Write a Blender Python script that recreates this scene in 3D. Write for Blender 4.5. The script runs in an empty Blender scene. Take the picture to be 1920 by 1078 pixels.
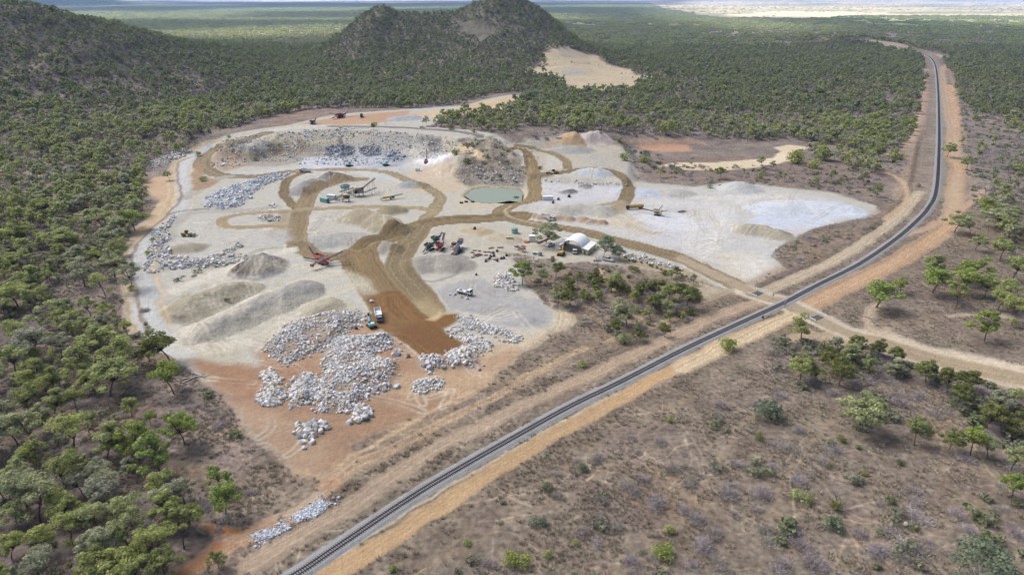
import bpy, bmesh, math, random
import numpy as np
from mathutils import Vector, Matrix, Euler

# ------------------------------------------------------------------ camera, sky, sun, exposure
scn = bpy.context.scene
C = scn.collection
F = 1280.0; PITCH = math.radians(23.29); CAMZ = 120.0
cam_d = bpy.data.cameras.new("camera"); cam = bpy.data.objects.new("camera", cam_d); C.objects.link(cam)
cam_d.lens = 24.0; cam_d.sensor_width = 36.0; cam_d.clip_start = 1.0; cam_d.clip_end = 90000.0
cam.location = (0, 0, CAMZ); cam.rotation_euler = (math.pi/2 - PITCH, 0, 0)
scn.camera = cam
SUN_EL, SUN_AZ = math.radians(52), math.radians(-60)     # azimuth measured from +Y towards +X
world = bpy.data.worlds.new("World"); scn.world = world; world.use_nodes = True
wn = world.node_tree.nodes; wl = world.node_tree.links; wn.clear()
wo = wn.new('ShaderNodeOutputWorld'); wb = wn.new('ShaderNodeBackground'); sky = wn.new('ShaderNodeTexSky')
sky.sky_type = 'NISHITA'; sky.sun_disc = False; sky.sun_elevation = SUN_EL; sky.sun_rotation = SUN_AZ
sky.air_density = 1.0; sky.dust_density = 4.0; sky.ozone_density = 1.0
hsv = wn.new('ShaderNodeHueSaturation'); hsv.inputs['Saturation'].default_value = 0.76   # cloud-covered, so greyer
wl.new(sky.outputs[0], hsv.inputs['Color']); wl.new(hsv.outputs[0], wb.inputs['Color']); wl.new(wb.outputs[0], wo.inputs['Surface'])
wb.inputs['Strength'].default_value = 0.15
sun_d = bpy.data.lights.new("sun", 'SUN'); sun = bpy.data.objects.new("sun", sun_d); C.objects.link(sun)
sun_d.energy = 3.3; sun_d.angle = math.radians(38); sun_d.color = (1.0, 0.97, 0.93)
sdir = Vector((math.sin(SUN_AZ)*math.cos(SUN_EL), math.cos(SUN_AZ)*math.cos(SUN_EL), math.sin(SUN_EL)))
sun.rotation_euler = (-sdir).to_track_quat('-Z', 'Y').to_euler(); sun.location = (0, 0, 400)
scn.view_settings.view_transform = 'Standard'; scn.view_settings.look = 'None'
scn.view_settings.gamma = 1.0; scn.view_settings.use_curve_mapping = False
scn.view_settings.exposure = 1.36
scn.cycles.max_bounces = 4; scn.cycles.diffuse_bounces = 2; scn.cycles.glossy_bounces = 2
scn.cycles.transmission_bounces = 2; scn.cycles.transparent_max_bounces = 8; scn.cycles.volume_bounces = 0
scn.cycles.use_denoising = True
rnd = random.Random(7); nrng = np.random.default_rng(11)

# ------------------------------------------------------------------ small maths: noise, rays, distances
_T = np.random.default_rng(5).random((512, 512)).astype(np.float32)
def vnoise(x, y, seed=0):
    x = np.asarray(x, np.float64) + seed*17.31; y = np.asarray(y, np.float64) + seed*9.77
    xi = np.floor(x); yi = np.floor(y); fx = x-xi; fy = y-yi
    fx = fx*fx*(3-2*fx); fy = fy*fy*(3-2*fy)
    xi = xi.astype(np.int64); yi = yi.astype(np.int64)
    x0 = xi & 511; x1 = (xi+1) & 511; y0 = yi & 511; y1 = (yi+1) & 511
    a = _T[x0, y0]; b = _T[x1, y0]; c = _T[x0, y1]; d = _T[x1, y1]
    return (a*(1-fx)+b*fx)*(1-fy) + (c*(1-fx)+d*fx)*fy
def fbm(x, y, scale, octs=4, seed=0):
    """about -1..1"""
    s = 0; a = 1.0; t = 0
    for i in range(octs):
        s = s + a*(vnoise(x/scale, y/scale, seed+i*3)*2-1); t += a; a *= 0.5; scale *= 0.5
    return s/t*1.4
def sstep(a, b, x):
    t = np.clip((x-a)/(b-a), 0, 1); return t*t*(3-2*t)
cP, sP = math.cos(PITCH), math.sin(PITCH)
def ray(u, v):
    x = (np.asarray(u, float)-960)/F; yc = (539-np.asarray(v, float))/F
    return x, cP+yc*sP, -sP+yc*cP
def flat(u, v, z=0.0):
    """where the line of sight through photo point (u, v) meets the level z"""
    dx, dy, dz = ray(u, v); dz = np.minimum(dz, -1e-4); t = (z-CAMZ)/dz
    return dx*t, dy*t
def project(x, y, z):
    zc = y*cP - (z-CAMZ)*sP; yc = y*sP + (z-CAMZ)*cP
    return 960+F*x/zc, 539-F*yc/zc
def fpts(pts, z=0.0):
    a = np.array(pts, float); x, y = flat(a[:, 0], a[:, 1], z); return np.stack([x, y], 1)
def dline(X, Y, P, maxd):
    """distance to a polyline, signed side distance and run length; inf beyond maxd"""
    D = np.full(X.shape, 1e9); S = np.zeros(X.shape); L = np.zeros(X.shape); run = 0.0
    for i in range(len(P)-1):
        ax, ay = P[i]; bx, by = P[i+1]; ex, ey = bx-ax, by-ay; l2 = ex*ex+ey*ey+1e-9; l = math.sqrt(l2)
        m = (X > min(ax, bx)-maxd) & (X < max(ax, bx)+maxd) & (Y > min(ay, by)-maxd) & (Y < max(ay, by)+maxd)
        idx = np.nonzero(m)[0]
        if len(idx):
            x = X[idx]; y = Y[idx]
            t = np.clip(((x-ax)*ex+(y-ay)*ey)/l2, 0, 1)
            qx = x-(ax+t*ex); qy = y-(ay+t*ey); d = np.hypot(qx, qy)
            side = (ex*qy-ey*qx)/l
            k = d < D[idx]; kk = idx[k]
            D[kk] = d[k]; S[kk] = np.sign(side[k])*d[k]; L[kk] = run + t[k]*l
        run += l
    return D, S, L
def spoly(X, Y, P, maxd):
    """signed distance to a polygon, negative inside"""
    Q = np.vstack([P, P[:1]])
    m = (X > Q[:, 0].min()-maxd) & (X < Q[:, 0].max()+maxd) & (Y > Q[:, 1].min()-maxd) & (Y < Q[:, 1].max()+maxd)
    out = np.full(X.shape, 1e9); idx = np.nonzero(m)[0]
    if not len(idx): return out
    x = X[idx]; y = Y[idx]; ins = np.zeros(len(idx), bool); D = np.full(len(idx), 1e18)
    for i in range(len(Q)-1):
        ax, ay = Q[i]; bx, by = Q[i+1]; ex, ey = bx-ax, by-ay
        if abs(ey) > 1e-9:
            c = ((ay > y) != (by > y)) & (x < ex*(y-ay)/ey+ax); ins ^= c
        t = np.clip(((x-ax)*ex+(y-ay)*ey)/(ex*ex+ey*ey+1e-12), 0, 1)
        D = np.minimum(D, (x-ax-t*ex)**2+(y-ay-t*ey)**2)
    d = np.sqrt(D); out[idx] = np.where(ins, -d, d)
    return out
def smooth_line(P, n=6):
    """Catmull-Rom through the points"""
    P = np.asarray(P, float); A = np.vstack([2*P[0]-P[1], P, 2*P[-1]-P[-2]]); o = []
    for i in range(1, len(A)-2):
        for k in range(n):
            t = k/n; p0, p1, p2, p3 = A[i-1], A[i], A[i+1], A[i+2]
            o.append(0.5*((2*p1)+(-p0+p2)*t+(2*p0-5*p1+4*p2-p3)*t*t+(-p0+3*p1-3*p2+p3)*t**3))
    o.append(P[-1]); return np.array(o)

# ------------------------------------------------------------------ the lie of the land
TRACK_PX = [(420,1150),(554,1078),(640,1021),(800,915),(974,815),(1074,760),(1161,718),(1280,657),(1380,610),(1467,570),(1530,537),(1614,494),
            (1681,448),(1721,413),(1741,390),(1755,360),(1760,300),(1761,234),(1759,167),(1756,134),(1751,117),(1741,106),(1722,98),(1700,92)]
TRACK = smooth_line(fpts(TRACK_PX), 8)
# crest of the central hill and of the hill on the left: (photo column, photo row, distance)
def crest(pts):
    a = []
    for u, v, D in pts:
        x, dy, dz = ray(u, v); t = D/dy; a.append((x*t, D, CAMZ+dz*t))
    return np.array(a)
HILL_C = crest([(480,118,1500),(560,106,1480),(600,92,1460),(640,66,1440),(680,31,1420),(705,17,1420),(722,17,1420),(745,29,1420),(800,31,1420),(850,25,1420),(885,8,1410),
                (910,-4,1400),(935,-10,1400),(960,-6,1400),(985,3,1395),(1012,16,1390),(1040,36,1380),(1060,55,1370),(1090,80,1360),(1130,96,1350),(1200,108,1340),(1300,122,1330)])
HILL_L = crest([(-700,-60,1050),(-500,-40,1020),(-250,-20,980),(-100,-3,960),(0,8,950),(33,13,950),(60,19,950),(85,32,950),(110,37,950),(140,50,950),(160,61,950),(190,65,950),(212,72,950),(235,88,950),
                (262,104,950),(300,118,950),(350,138,950),(420,163,950)])
BENCH = fpts([(450,264),(520,251),(620,241),(700,243),(760,247),(830,255),(862,258),(880,250),(760,236),(640,231),(520,239),(450,252)], 12.0)
KNOLL = fpts([(852,258),(900,257),(930,268),(935,282),(912,290),(885,284),(862,272)], 11.0)
BACK = fpts([(520,244),(640,237),(760,241),(860,250),(915,256),(1000,240),(1000,200),(900,190),(500,205),(470,235)], 12.0)
TERR = fpts([(1000,325),(1170,340),(1178,300),(1160,265),(1090,252),(1030,262),(985,275)], 3.0)
POND = fpts([(874,368),(886,357),(905,353),(940,354),(972,357),(978,366),(976,376),(955,380),(920,379),(890,376)], -0.5)
def ridge_h(X, Y, R, near, far, p=1.45):
    z = np.interp(X, R[:, 0], R[:, 2], left=R[0, 2], right=0.0); yr = np.interp(X, R[:, 0], R[:, 1])
    z = np.maximum(z, 0)
    d = Y-yr
    r = np.where(d < 0, -d/near, d/far)
    return z*np.exp(-np.power(r, p)*1.05)
def base_h(X, Y):
    X = np.asarray(X, float); Y = np.asarray(Y, float)
    h = np.zeros(X.shape)
    m = (Y > 350)
    if m.any():
        x = X[m]; y = Y[m]
        hc = ridge_h(x, y, HILL_C, 190, 320); hl = ridge_h(x, y, HILL_L, 250, 420)
        hl = np.where(x < 0, hl, 0)
        hk = 24*np.exp(-(((x-820)/130)**2+((y-1820)/90)**2))
        g = np.maximum(np.maximum(hc, hl), hk)
        g = g + fbm(x, y, 90, 4, 3)*np.clip(g*0.085, 0, 5.0)
        # far range on the left horizon and low swells
        g = g + 165*np.exp(-(((x+5050)/420)**2+((y-8200)/700)**2)) + 60*np.exp(-(((x+5600)/900)**2+((y-8500)/900)**2))
        h[m] = g
    m = (Y > 330) & (Y < 1400) & (X > -560) & (X < 420)
    if m.any():
        x = X[m]; y = Y[m]
        wx = x+fbm(x, y, 30, 3, 21)*7; wy = y+fbm(x, y, 30, 3, 23)*7
        d = spoly(wx, wy, BENCH, 60); b = 12.0*sstep(1.0, 0.0, np.clip(d, 0, None)/25)
        # quarry face in two steps
        t = np.clip(b/12.0, 0, 1); st = np.where(t < .5, .5*sstep(.15, .42, t), .5+.5*sstep(.55, .85, t))
        face = sstep(-150, -120, x)*sstep(120, 60, x)
        b = 12.0*(t*(1-face*.75)+st*face*.75); dk_ = spoly(wx, wy, KNOLL, 60); kn = 11.0*np.clip(1-np.clip(dk_, 0, None)/44, 0, 1)**1.15; b = np.maximum(b, kn)
        b = b + np.where((b > .4) & (b < 11.9), (fbm(x, y, 9, 4, 31)*1.5+np.abs(fbm(x, y, 5, 3, 33))*1.2-.4)*np.clip(b/3, 0, 1), 0)
        dk = spoly(x, y, BACK, 400); yf = BACK[:, 1].min()
        wd = 60+180*sstep(yf-10, yf+50, y); bk = 12.0*sstep(1.0, 0.0, np.clip(dk, 0, None)/wd)
        e = np.maximum(b, np.where(dk < 0, 12.0, bk))
        e = np.where(dk > 0, np.maximum(b, bk*sstep(yf-70, yf+20, y)), e)
        h[m] = np.maximum(h[m], e)
        dt = spoly(x, y, TERR, 30); h[m] = np.maximum(h[m], 3.0*sstep(8.0, 0.0, np.clip(dt, 0, None)))
        dp = spoly(x, y, POND, 12); h[m] = h[m] - 2.6*sstep(4.0, -1.5, dp)
    return h
def surface_at(u, v, hf, z_off=0.0):
    """march the line of sight to the land (arrays)"""
    u = np.atleast_1d(np.asarray(u, float)); v = np.atleast_1d(np.asarray(v, float))
    dx, dy, dz = ray(u, v)
    Ds = np.concatenate([np.arange(80, 700, 2.0), np.arange(700, 2000, 5.0), np.geomspace(2000, 30000, 120)])
    best = np.full(u.shape, np.nan); prev = np.full(u.shape, 80.0); done = np.zeros(u.shape, bool)
    for D in Ds:
        t = D/dy; x = dx*t; z = CAMZ+dz*t
        hh = hf(x, np.full(x.shape, D))+z_off
        hit = (~done) & (z <= hh)
        best[hit] = D; done |= hit
        if done.all(): break
        prev[~done] = D
    best = np.where(done, best, 29000.0)
    lo = prev.copy(); hi = best.copy()
    for _ in range(12):
        mid = (lo+hi)/2; t = mid/dy; ok = (CAMZ+dz*t) <= hf(dx*t, mid)+z_off
        hi = np.where(ok, mid, hi); lo = np.where(ok, lo, mid)
    t = hi/dy; return np.stack([dx*t, hi, hf(dx*t, hi)], 1)
def gpts(pts):
    a = np.array(pts, float); return surface_at(a[:, 0], a[:, 1], base_h)[:, :2]

# stockpiles: name, crest line in the photo, foot radius, height, label, category, colour, group
STOCK = [
 ("gravel_stockpile", [(350,585),(400,560),(440,548)], 12.5, 4.6, "long khaki gravel stockpile with rounded top beside the left haul bend", (164,158,138)),
 ("gravel_stockpile", [(392,622),(470,585),(560,548)], 11.5, 4.2, "longest grey gravel stockpile, flat topped, running up from the left haul bend", (165,162,155)),
 ("rock_stockpile", [(478,506),(492,502)], 14.5, 7.0, "dark topped grey rubble cone with pale streaks down its sides", (168,164,158)),
 ("sand_stockpile", [(668,410),(700,414),(738,432)], 12.0, 6.5, "tan sand stockpile with a sharp crest beside the middle haul road", (166,157,134)),
 ("sand_stockpile", [(732,397),(742,396)], 8.0, 4.0, "small brown sand heap behind the tan crested stockpile", (150,142,115)),
 ("gravel_stockpile", [(590,456),(640,450),(680,452)], 13.0, 2.6, "broad low grey gravel spread above the red screening plant", (168,168,162)),
 ("gravel_stockpile", [(716,466),(722,468)], 10.0, 4.2, "grey gravel cone between the two branches of the haul road", (165,158,146)),
 ("gravel_stockpile", [(790,498),(825,492),(848,498)], 12.5, 3.8, "smooth grey gravel mound below the blue screening machine", (163,158,148)),
 ("gravel_stockpile", [(586,346),(560,362)], 11.0, 4.5, "grey gravel heap with brown patches between two curved haul roads", (160,158,155)),
 ("gravel_stockpile", [(624,335),(632,336)], 12.0, 5.5, "slate grey gravel cone above the crushing plant", (138,136,134)),
 ("gravel_stockpile", [(764,348),(785,349)], 8.0, 2.8, "blue grey gravel heap left of the green pond", (158,164,170)),
 ("gravel_stockpile", [(1050,398),(1090,394),(1128,398)], 12.0, 3.2, "wide pale gravel stockpile behind the row of brown heaps", (178,176,166)),
 ("sand_stockpile", [(1074,262),(1078,262)], 12.5, 5.0, "small orange sand cone beside the pale pink one", (190,165,130)),
 ("sand_stockpile", [(1110,260),(1120,260)], 14.0, 6.0, "pale pink sand cone in front of the forest edge", (214,200,190)),
 ("gravel_stockpile", [(1060,283),(1080,283)], 16.0, 3.5, "low grey gravel heap below the pink and orange cones", (164,164,160)),
 ("gravel_stockpile", [(1106,325),(1122,326)], 12.5, 4.2, "light blue grey gravel pile inside the loop of the haul road", (182,186,190)),
 ("gravel_stockpile", [(1386,355),(1392,355)], 15.0, 5.5, "grey white gravel cone on the far edge of the pale yard", (190,192,188)),
 ("sand_stockpile", [(1405,433),(1430,436),(1462,444)], 9.5, 4.0, "khaki sand stockpile alone on the white yard", (170,164,144)),
 ("gravel_stockpile", [(1440,392),(1490,388),(1560,392),(1585,398)], 16.0, 1.8, "huge flat blue white gravel platform at the right end of the yard", (198,204,212)),
 ("gravel_stockpile", [(345,468),(362,466)], 8.5, 2.4, "flat khaki gravel mound ringed by pale boulders on the left", (164,158,140)),
 ("gravel_stockpile", [(590,578),(612,574)], 8.0, 2.2, "low tan and grey heap above the big boulder field", (166,158,138)),
 ("gravel_stockpile", [(985,598),(998,602)], 5.0, 1.0, "faint low gravel mound at the corner of the grey hardstand", (158,158,156)),
 ("sand_stockpile", [(888,432),(905,436)], 7.0, 1.8, "small tan sand heap left of the green water tank", (186,170,142)),
 ("gravel_stockpile", [(930,446),(955,450)], 7.0, 1.6, "low tan bank of spoil in front of the green water tank", (182,172,150)),
 ("gravel_stockpile", [(1060,362),(1068,361)], 6.0, 2.2, "dark grey gravel heap in the pale yard behind the caravan", (128,124,122)),
 ("gravel_stockpile", [(1090,350),(1096,350)], 5.0, 1.8, "smaller dark grey gravel heap farther back in the pale yard", (140,140,138)),
 ("gravel_stockpile", [(745,224),(775,222)], 12.0, 2.6, "blue grey gravel heap on the orange upper bench", (172,178,182)),
 ("gravel_stockpile", [(1262,364),(1275,364)], 11.0, 2.0, "low grey gravel heap near the far edge of the pale yard", (176,174,168)),
 ("gravel_stockpile", [(1180,360),(1210,363)], 13.0, 1.6, "pale blue gravel heap beside the haul road bend", (188,196,206)),
 ("gravel_stockpile", [(503,470),(488,474)], 6.0, 1.0, "small flat grey gravel heap behind the dark topped cone", (158,158,152)),
]
for i, (u, v) in enumerate([(1004,406),(1017,408),(1050,411),(1063,413),(1088,414),(1106,417),(1123,419)]):
    STOCK.append(("sand_stockpile", [(u,v),(u+2,v)], 4.6, 2.2,
      ["leftmost low brown sand heap of the row behind the bushy tree", "second brown sand heap from the left in the row behind the bushy tree", "third brown sand heap in the row, right of the white truck",
       "fourth brown sand heap in the row", "fifth brown sand heap in the row", "sixth brown sand heap in the row", "last brown sand heap at the right end of the row"][i], (166,146,124)))
ROCKP = [ # rock fields: outline in the photo, rock size, pile height, kind colour (index)
 dict(p=[(488,655),(505,640),(535,612),(560,600),(600,590),(640,583),(672,582),(690,592),(680,608),(655,622),(640,640),(612,655),(575,668),(540,682),(515,678),(500,662)], s=.74, h=2.2, n=2400),
 dict(p=[(604,668),(625,640),(650,632),(690,632),(720,626),(735,638),(730,655),(700,662),(710,675),(742,680),(745,700),(735,715),(700,722),(690,745),(672,765),(640,775),(600,775),(590,745),(596,720),(606,700)], s=.76, h=2.4, n=3600),
 dict(p=[(486,700),(508,694),(516,712),(530,728),(535,745),(522,762),(505,760),(480,748),(490,735),(492,720)], s=.86, h=1.9, n=720),
 dict(p=[(546,712),(570,698),(590,700),(602,716),(606,735),(590,752),(560,762),(545,768),(542,740)], s=.82, h=2.4, n=1050),
 dict(p=[(551,808),(560,795),(590,790),(612,797),(606,812),(590,820),(596,828),(582,832),(560,818)], s=2.2, h=1.6, n=34, big=1),
 dict(p=[(652,778),(665,772),(690,768),(700,776),(698,788),(680,790),(662,788)], s=2.1, h=1.4, n=22, big=1),
 dict(p=[(785,672),(800,668),(830,668),(855,655),(880,652),(902,660),(905,680),(888,690),(850,692),(800,699),(787,694)], s=1.1, h=2.2, n=640),
 dict(p=[(858,594),(872,592),(905,606),(940,618),(975,634),(970,645),(935,634),(895,622),(868,610)], s=.78, h=1.5, n=760),
 dict(p=[(842,614),(858,612),(890,632),(922,646),(925,656),(900,656),(868,640),(846,628)], s=.78, h=1.3, n=520),
 dict(p=[(768,722),(790,714),(820,711),(832,716),(826,730),(795,737),(772,734)], s=.8, h=.9, n=240),
 dict(p=[(924,528),(930,517),(942,511),(952,514),(962,526),(966,535),(950,538),(930,536)], s=1.6, h=3.4, n=120, big=1),
 dict(p=[(954,538),(968,536),(973,542),(964,546),(954,544)], s=1.0, h=0.6, n=26),
 dict(p=[(272,500),(275,482),(282,462),(296,448),(310,440),(318,446),(308,468),(322,480),(360,486),(395,482),(430,468),(446,456),(456,460),(436,474),(470,480),(462,492),(420,498),(380,502),(320,506),(290,512),(276,508)], s=1.05, h=1.3, n=1400),
 dict(p=[(386,392),(384,376),(400,364),(430,352),(470,340),(505,332),(540,327),(532,336),(500,346),(480,358),(470,372),(450,388),(420,394)], s=1.3, h=1.4, n=950, blue=1),
 dict(p=[(272,316),(290,300),(318,288),(345,278),(360,283),(340,296),(310,312),(290,318)], s=1.3, h=1.2, n=380),
 dict(p=[(478,408),(500,403),(523,407),(524,413),(506,416),(484,414)], s=1.2, h=0.8, n=90),
 dict(p=[(496,388),(510,384),(522,387),(520,391),(500,392)], s=1.6, h=0.4, n=14),
 dict(p=[(470,1004),(500,990),(545,972),(580,950),(600,936),(640,930),(628,945),(600,960),(560,982),(520,1002),(490,1014)], s=0.42, h=0.15, n=1500, blue=1),
 dict(p=[(730,634),(750,640),(760,650),(745,655)], s=1.2, h=0.2, n=4),
 dict(p=[(742,668),(752,664),(756,672),(746,676)], s=1.3, h=0.6, n=10),
 dict(p=[(704,730),(716,722),(730,720),(744,727),(728,735),(708,740)], s=1.5, h=0.5, n=24),
 dict(p=[(1168,480),(1190,478),(1230,486),(1285,502),(1280,508),(1230,496),(1180,486)], s=1.0, h=0.3, n=160),
 # broken rock on the quarry face and knoll
 dict(p=[(430,262),(520,252),(640,245),(760,250),(850,262),(860,285),(800,300),(700,292),(600,300),(500,305),(440,300),(410,285)], s=1.1, h=0.0, n=3400, face=1),
 dict(p=[(560,308),(600,300),(650,296),(740,298),(745,306),(690,312),(620,310)], s=1.1, h=0.3, n=230, blue=1),
 dict(p=[(850,325),(870,300),(900,290),(945,300),(975,330),(960,350),(900,350),(860,345)], s=1.0, h=0.0, n=700, face=1),
 dict(p=[(1010,338),(1080,340),(1175,348),(1178,352),(1080,345),(1010,343)], s=1.1, h=0.0, n=110, face=1),
 dict(p=[(288,440),(302,426),(318,410),(322,404),(326,410),(312,430),(296,446)], s=1.0, h=0.2, n=120),
 dict(p=[(394,306),(410,296),(440,290),(462,296),(452,312),(420,318),(400,318)], s=1.8, h=0.4, n=90, face=1),
 dict(p=[(610,276),(640,271),(662,276),(662,290),(640,296),(612,292)], s=1.9, h=0.0, n=70, dark=1),
 dict(p=[(672,277),(690,274),(708,278),(714,290),(700,294),(676,290)], s=1.9, h=0.0, n=50, dark=1),
 dict(p=[(725,288),(745,284),(760,292),(752,302),(730,300)], s=2.2, h=0.0, n=40, dark=1),
 dict(p=[(520,250),(640,243),(760,250),(840,262),(850,270),(760,262),(640,258),(540,266)], s=1.4, h=0.0, n=240),
 dict(p=[(880,330),(930,322),(975,330),(985,345),(940,350),(885,348)], s=1.3, h=0.0, n=40),
 dict(p=[(565,246),(640,240),(700,240),(640,246),(580,252)], s=1.4, h=0.0, n=60),
 dict(p=[(692,26),(700,18),(716,17),(730,24),(728,34),(705,34)], s=4.5, h=0.0, n=45),
 dict(p=[(940,96),(965,90),(990,92),(1000,98),(970,102)], s=3.0, h=0.0, n=30, face=1),
 dict(p=[(1030,112),(1110,110),(1180,128),(1200,146),(1160,150),(1090,152),(1030,150)], s=2.0, h=0.3, n=60, face=1),
]
for s in STOCK: pass
_st = [(gpts(s[1]), s[2], s[3]) for s in STOCK]
_rp = [gpts(d['p']) for d in ROCKP]
def mound_parts(X, Y):
    """height of loose heaps above the land, and which stockpile (or -1)"""
    H = np.zeros(X.shape); I = np.full(X.shape, -1)
    wx = X+fbm(X, Y, 11, 3, 41)*2.2; wy = Y+fbm(X, Y, 11, 3, 43)*2.2
    for i, (P, r, h) in enumerate(_st):
        D, S, L = dline(wx, wy, P, r+2)
        t = np.clip((r-D)/r, 0, 1); sharp = h >= 3.5 and i not in (1, 11); slope = h/(r*(.97 if sharp else .72))
        hh = np.minimum((r-D)*slope, h); k = h*(.06 if sharp else .13)
        q = np.clip((r-D)*slope, 0, None); hh = -np.log(np.exp(-q/k)+np.exp(-h/k))*k + k*math.log(1+math.exp(-h/k))
        hh = np.where(D < r, np.clip(hh, 0, None), 0); hh = hh*(1+.10*fbm(X, Y, 4, 3, 45)+.06*fbm(X, Y, 1.6, 2, 47))
        m = (hh > H) & (hh > 0.12); I[m] = i; H = np.maximum(H, hh)
    for P, d in zip(_rp, ROCKP):
        if d['h'] <= 0: continue
        s = spoly(wx, wy, P, 3); hh = d['h']*sstep(0.5, -3.5-d['h'], s)*(1+0.35*fbm(X, Y, 7, 2, 51))
        hh = np.where(s < .5, hh, 0); m = hh > H; I[m] = -1; H = np.where(m, hh, H)
    return H, I
def land(X, Y):
    X = np.asarray(X, float); Y = np.asarray(Y, float)
    return base_h(X, Y)+mound_parts(X, Y)[0]
def at(u, v, hf=None):
    p = surface_at(u, v, hf or land); return [Vector(q) for q in p] if len(p) > 1 else Vector(p[0])
# ------------------------------------------------------------------ tags and mesh helpers
def tag(o, label=None, cat=None, group=None, kind=None):
    if label: o['label'] = label
    if cat: o['category'] = cat
    if group: o['group'] = group
    if kind: o['kind'] = kind
    return o
def mesh_np(name, V, Fq, mats=(), smooth=True):
    me = bpy.data.meshes.new(name); V = np.asarray(V, np.float32); Fq = np.asarray(Fq, np.int32); k = Fq.shape[1]
    me.vertices.add(len(V)); me.vertices.foreach_set('co', V.ravel())
    me.loops.add(Fq.size); me.loops.foreach_set('vertex_index', Fq.ravel())
    me.polygons.add(len(Fq)); me.polygons.foreach_set('loop_start', np.arange(0, Fq.size, k, dtype=np.int32))
    me.polygons.foreach_set('use_smooth', np.full(len(Fq), smooth))
    for m in mats: me.materials.append(m)
    me.update(calc_edges=True); return me
def link(name, me, parent=None):
    o = bpy.data.objects.new(name, me); C.objects.link(o)
    if parent is not None: o.parent = parent
    return o

# ------------------------------------------------------------------ materials
def s2l(c):
    c = np.asarray(c, float)/255.0
    return np.where(c <= 0.04045, c/12.92, ((c+0.055)/1.055)**2.4)
ALB = 0.80
def new_mat(name, rough=0.9, spec=0.2):
    m = bpy.data.materials.new(name); m.use_nodes = True
    b = m.node_tree.nodes['Principled BSDF']; b.inputs['Roughness'].default_value = rough
    b.inputs['Specular IOR Level'].default_value = spec
    return m, m.node_tree.nodes, m.node_tree.links, b
def noise_mul(n, l, src, scale, lo, hi, detail=4, coord='Object', vec=None):
    """multiply a colour socket by a noise running lo..hi"""
    tn = n.new('ShaderNodeTexNoise'); tn.inputs['Scale'].default_value = scale; tn.inputs['Detail'].default_value = detail
    if vec is None:
        tc = n.new('ShaderNodeTexCoord'); vec = tc.outputs[coord]
    l.new(vec, tn.inputs['Vector'])
    mr = n.new('ShaderNodeMapRange'); mr.inputs[1].default_value = .3; mr.inputs[2].default_value = .7
    mr.inputs[3].default_value = lo; mr.inputs[4].default_value = hi
    l.new(tn.outputs[0], mr.inputs[0])
    vm = n.new('ShaderNodeVectorMath'); vm.operation = 'SCALE'
    l.new(src, vm.inputs[0]); l.new(mr.outputs[0], vm.inputs['Scale'])
    return vm.outputs[0], tn
# the ground: colour of each patch of soil, gravel or litter is carried by the mesh, the grain comes from noise
GM, n_, l_, b_ = new_mat('ground_soil', 0.95, 0.12)
ac = n_.new('ShaderNodeAttribute'); ac.attribute_name = 'soil'
av = n_.new('ShaderNodeAttribute'); av.attribute_name = 'litter'
geo = n_.new('ShaderNodeNewGeometry')
c1, _ = noise_mul(n_, l_, ac.outputs['Color'], 1.9, .84, 1.15, 4, vec=geo.outputs['Position'])
c1, _ = noise_mul(n_, l_, c1, 0.3, .89, 1.09, 4, vec=geo.outputs['Position'])
c2, _ = noise_mul(n_, l_, ac.outputs['Color'], 0.6, .66, 1.40, 6, vec=geo.outputs['Position'])
c2, _ = noise_mul(n_, l_, c2, 0.13, .80, 1.24, 4, vec=geo.outputs['Position'])
tn2 = n_.new('ShaderNodeTexNoise'); tn2.inputs['Scale'].default_value = .3; tn2.inputs['Detail'].default_value = 5; l_.new(geo.outputs['Position'], tn2.inputs['Vector'])
rp = n_.new('ShaderNodeValToRGB'); rp.color_ramp.elements[0].position = .35; rp.color_ramp.elements[1].position = .66
rp.color_ramp.elements[0].color = (1.0, .95, .91, 1); rp.color_ramp.elements[1].color = (1.0, 1.03, 1.0, 1)
l_.new(tn2.outputs[0], rp.inputs[0])
mm = n_.new('ShaderNodeMix'); mm.data_type = 'RGBA'; mm.blend_type = 'MULTIPLY'; mm.inputs[0].default_value = .8
l_.new(c2, mm.inputs[6]); l_.new(rp.outputs[0], mm.inputs[7])
mx = n_.new('ShaderNodeMix'); mx.data_type = 'RGBA'
l_.new(av.outputs['Fac'], mx.inputs[0]); l_.new(c1, mx.inputs[6]); l_.new(mm.outputs[2], mx.inputs[7])
l_.new(mx.outputs[2], b_.inputs['Base Color'])
bn = n_.new('ShaderNodeTexNoise'); bn.inputs['Scale'].default_value = .8; bn.inputs['Detail'].default_value = 6; l_.new(geo.outputs['Position'], bn.inputs['Vector'])
bp = n_.new('ShaderNodeBump'); bp.inputs['Strength'].default_value = .7; bp.inputs['Distance'].default_value = .6
l_.new(bn.outputs[0], bp.inputs['Height']); l_.new(bp.outputs[0], b_.inputs['Normal'])
def plain(name, rgb, rough=.6, spec=.3, metal=0, var=.15, scale=1.2, srgb=True):
    m, n, l, b = new_mat(name, rough, spec); b.inputs['Metallic'].default_value = metal
    c = s2l(rgb)*(.85 if srgb else 1)
    rg = n.new('ShaderNodeRGB'); rg.outputs[0].default_value = (*c, 1)
    o, _ = noise_mul(n, l, rg.outputs[0], scale, 1-var, 1+var, 3); l.new(o, b.inputs['Base Color']); return m

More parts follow.
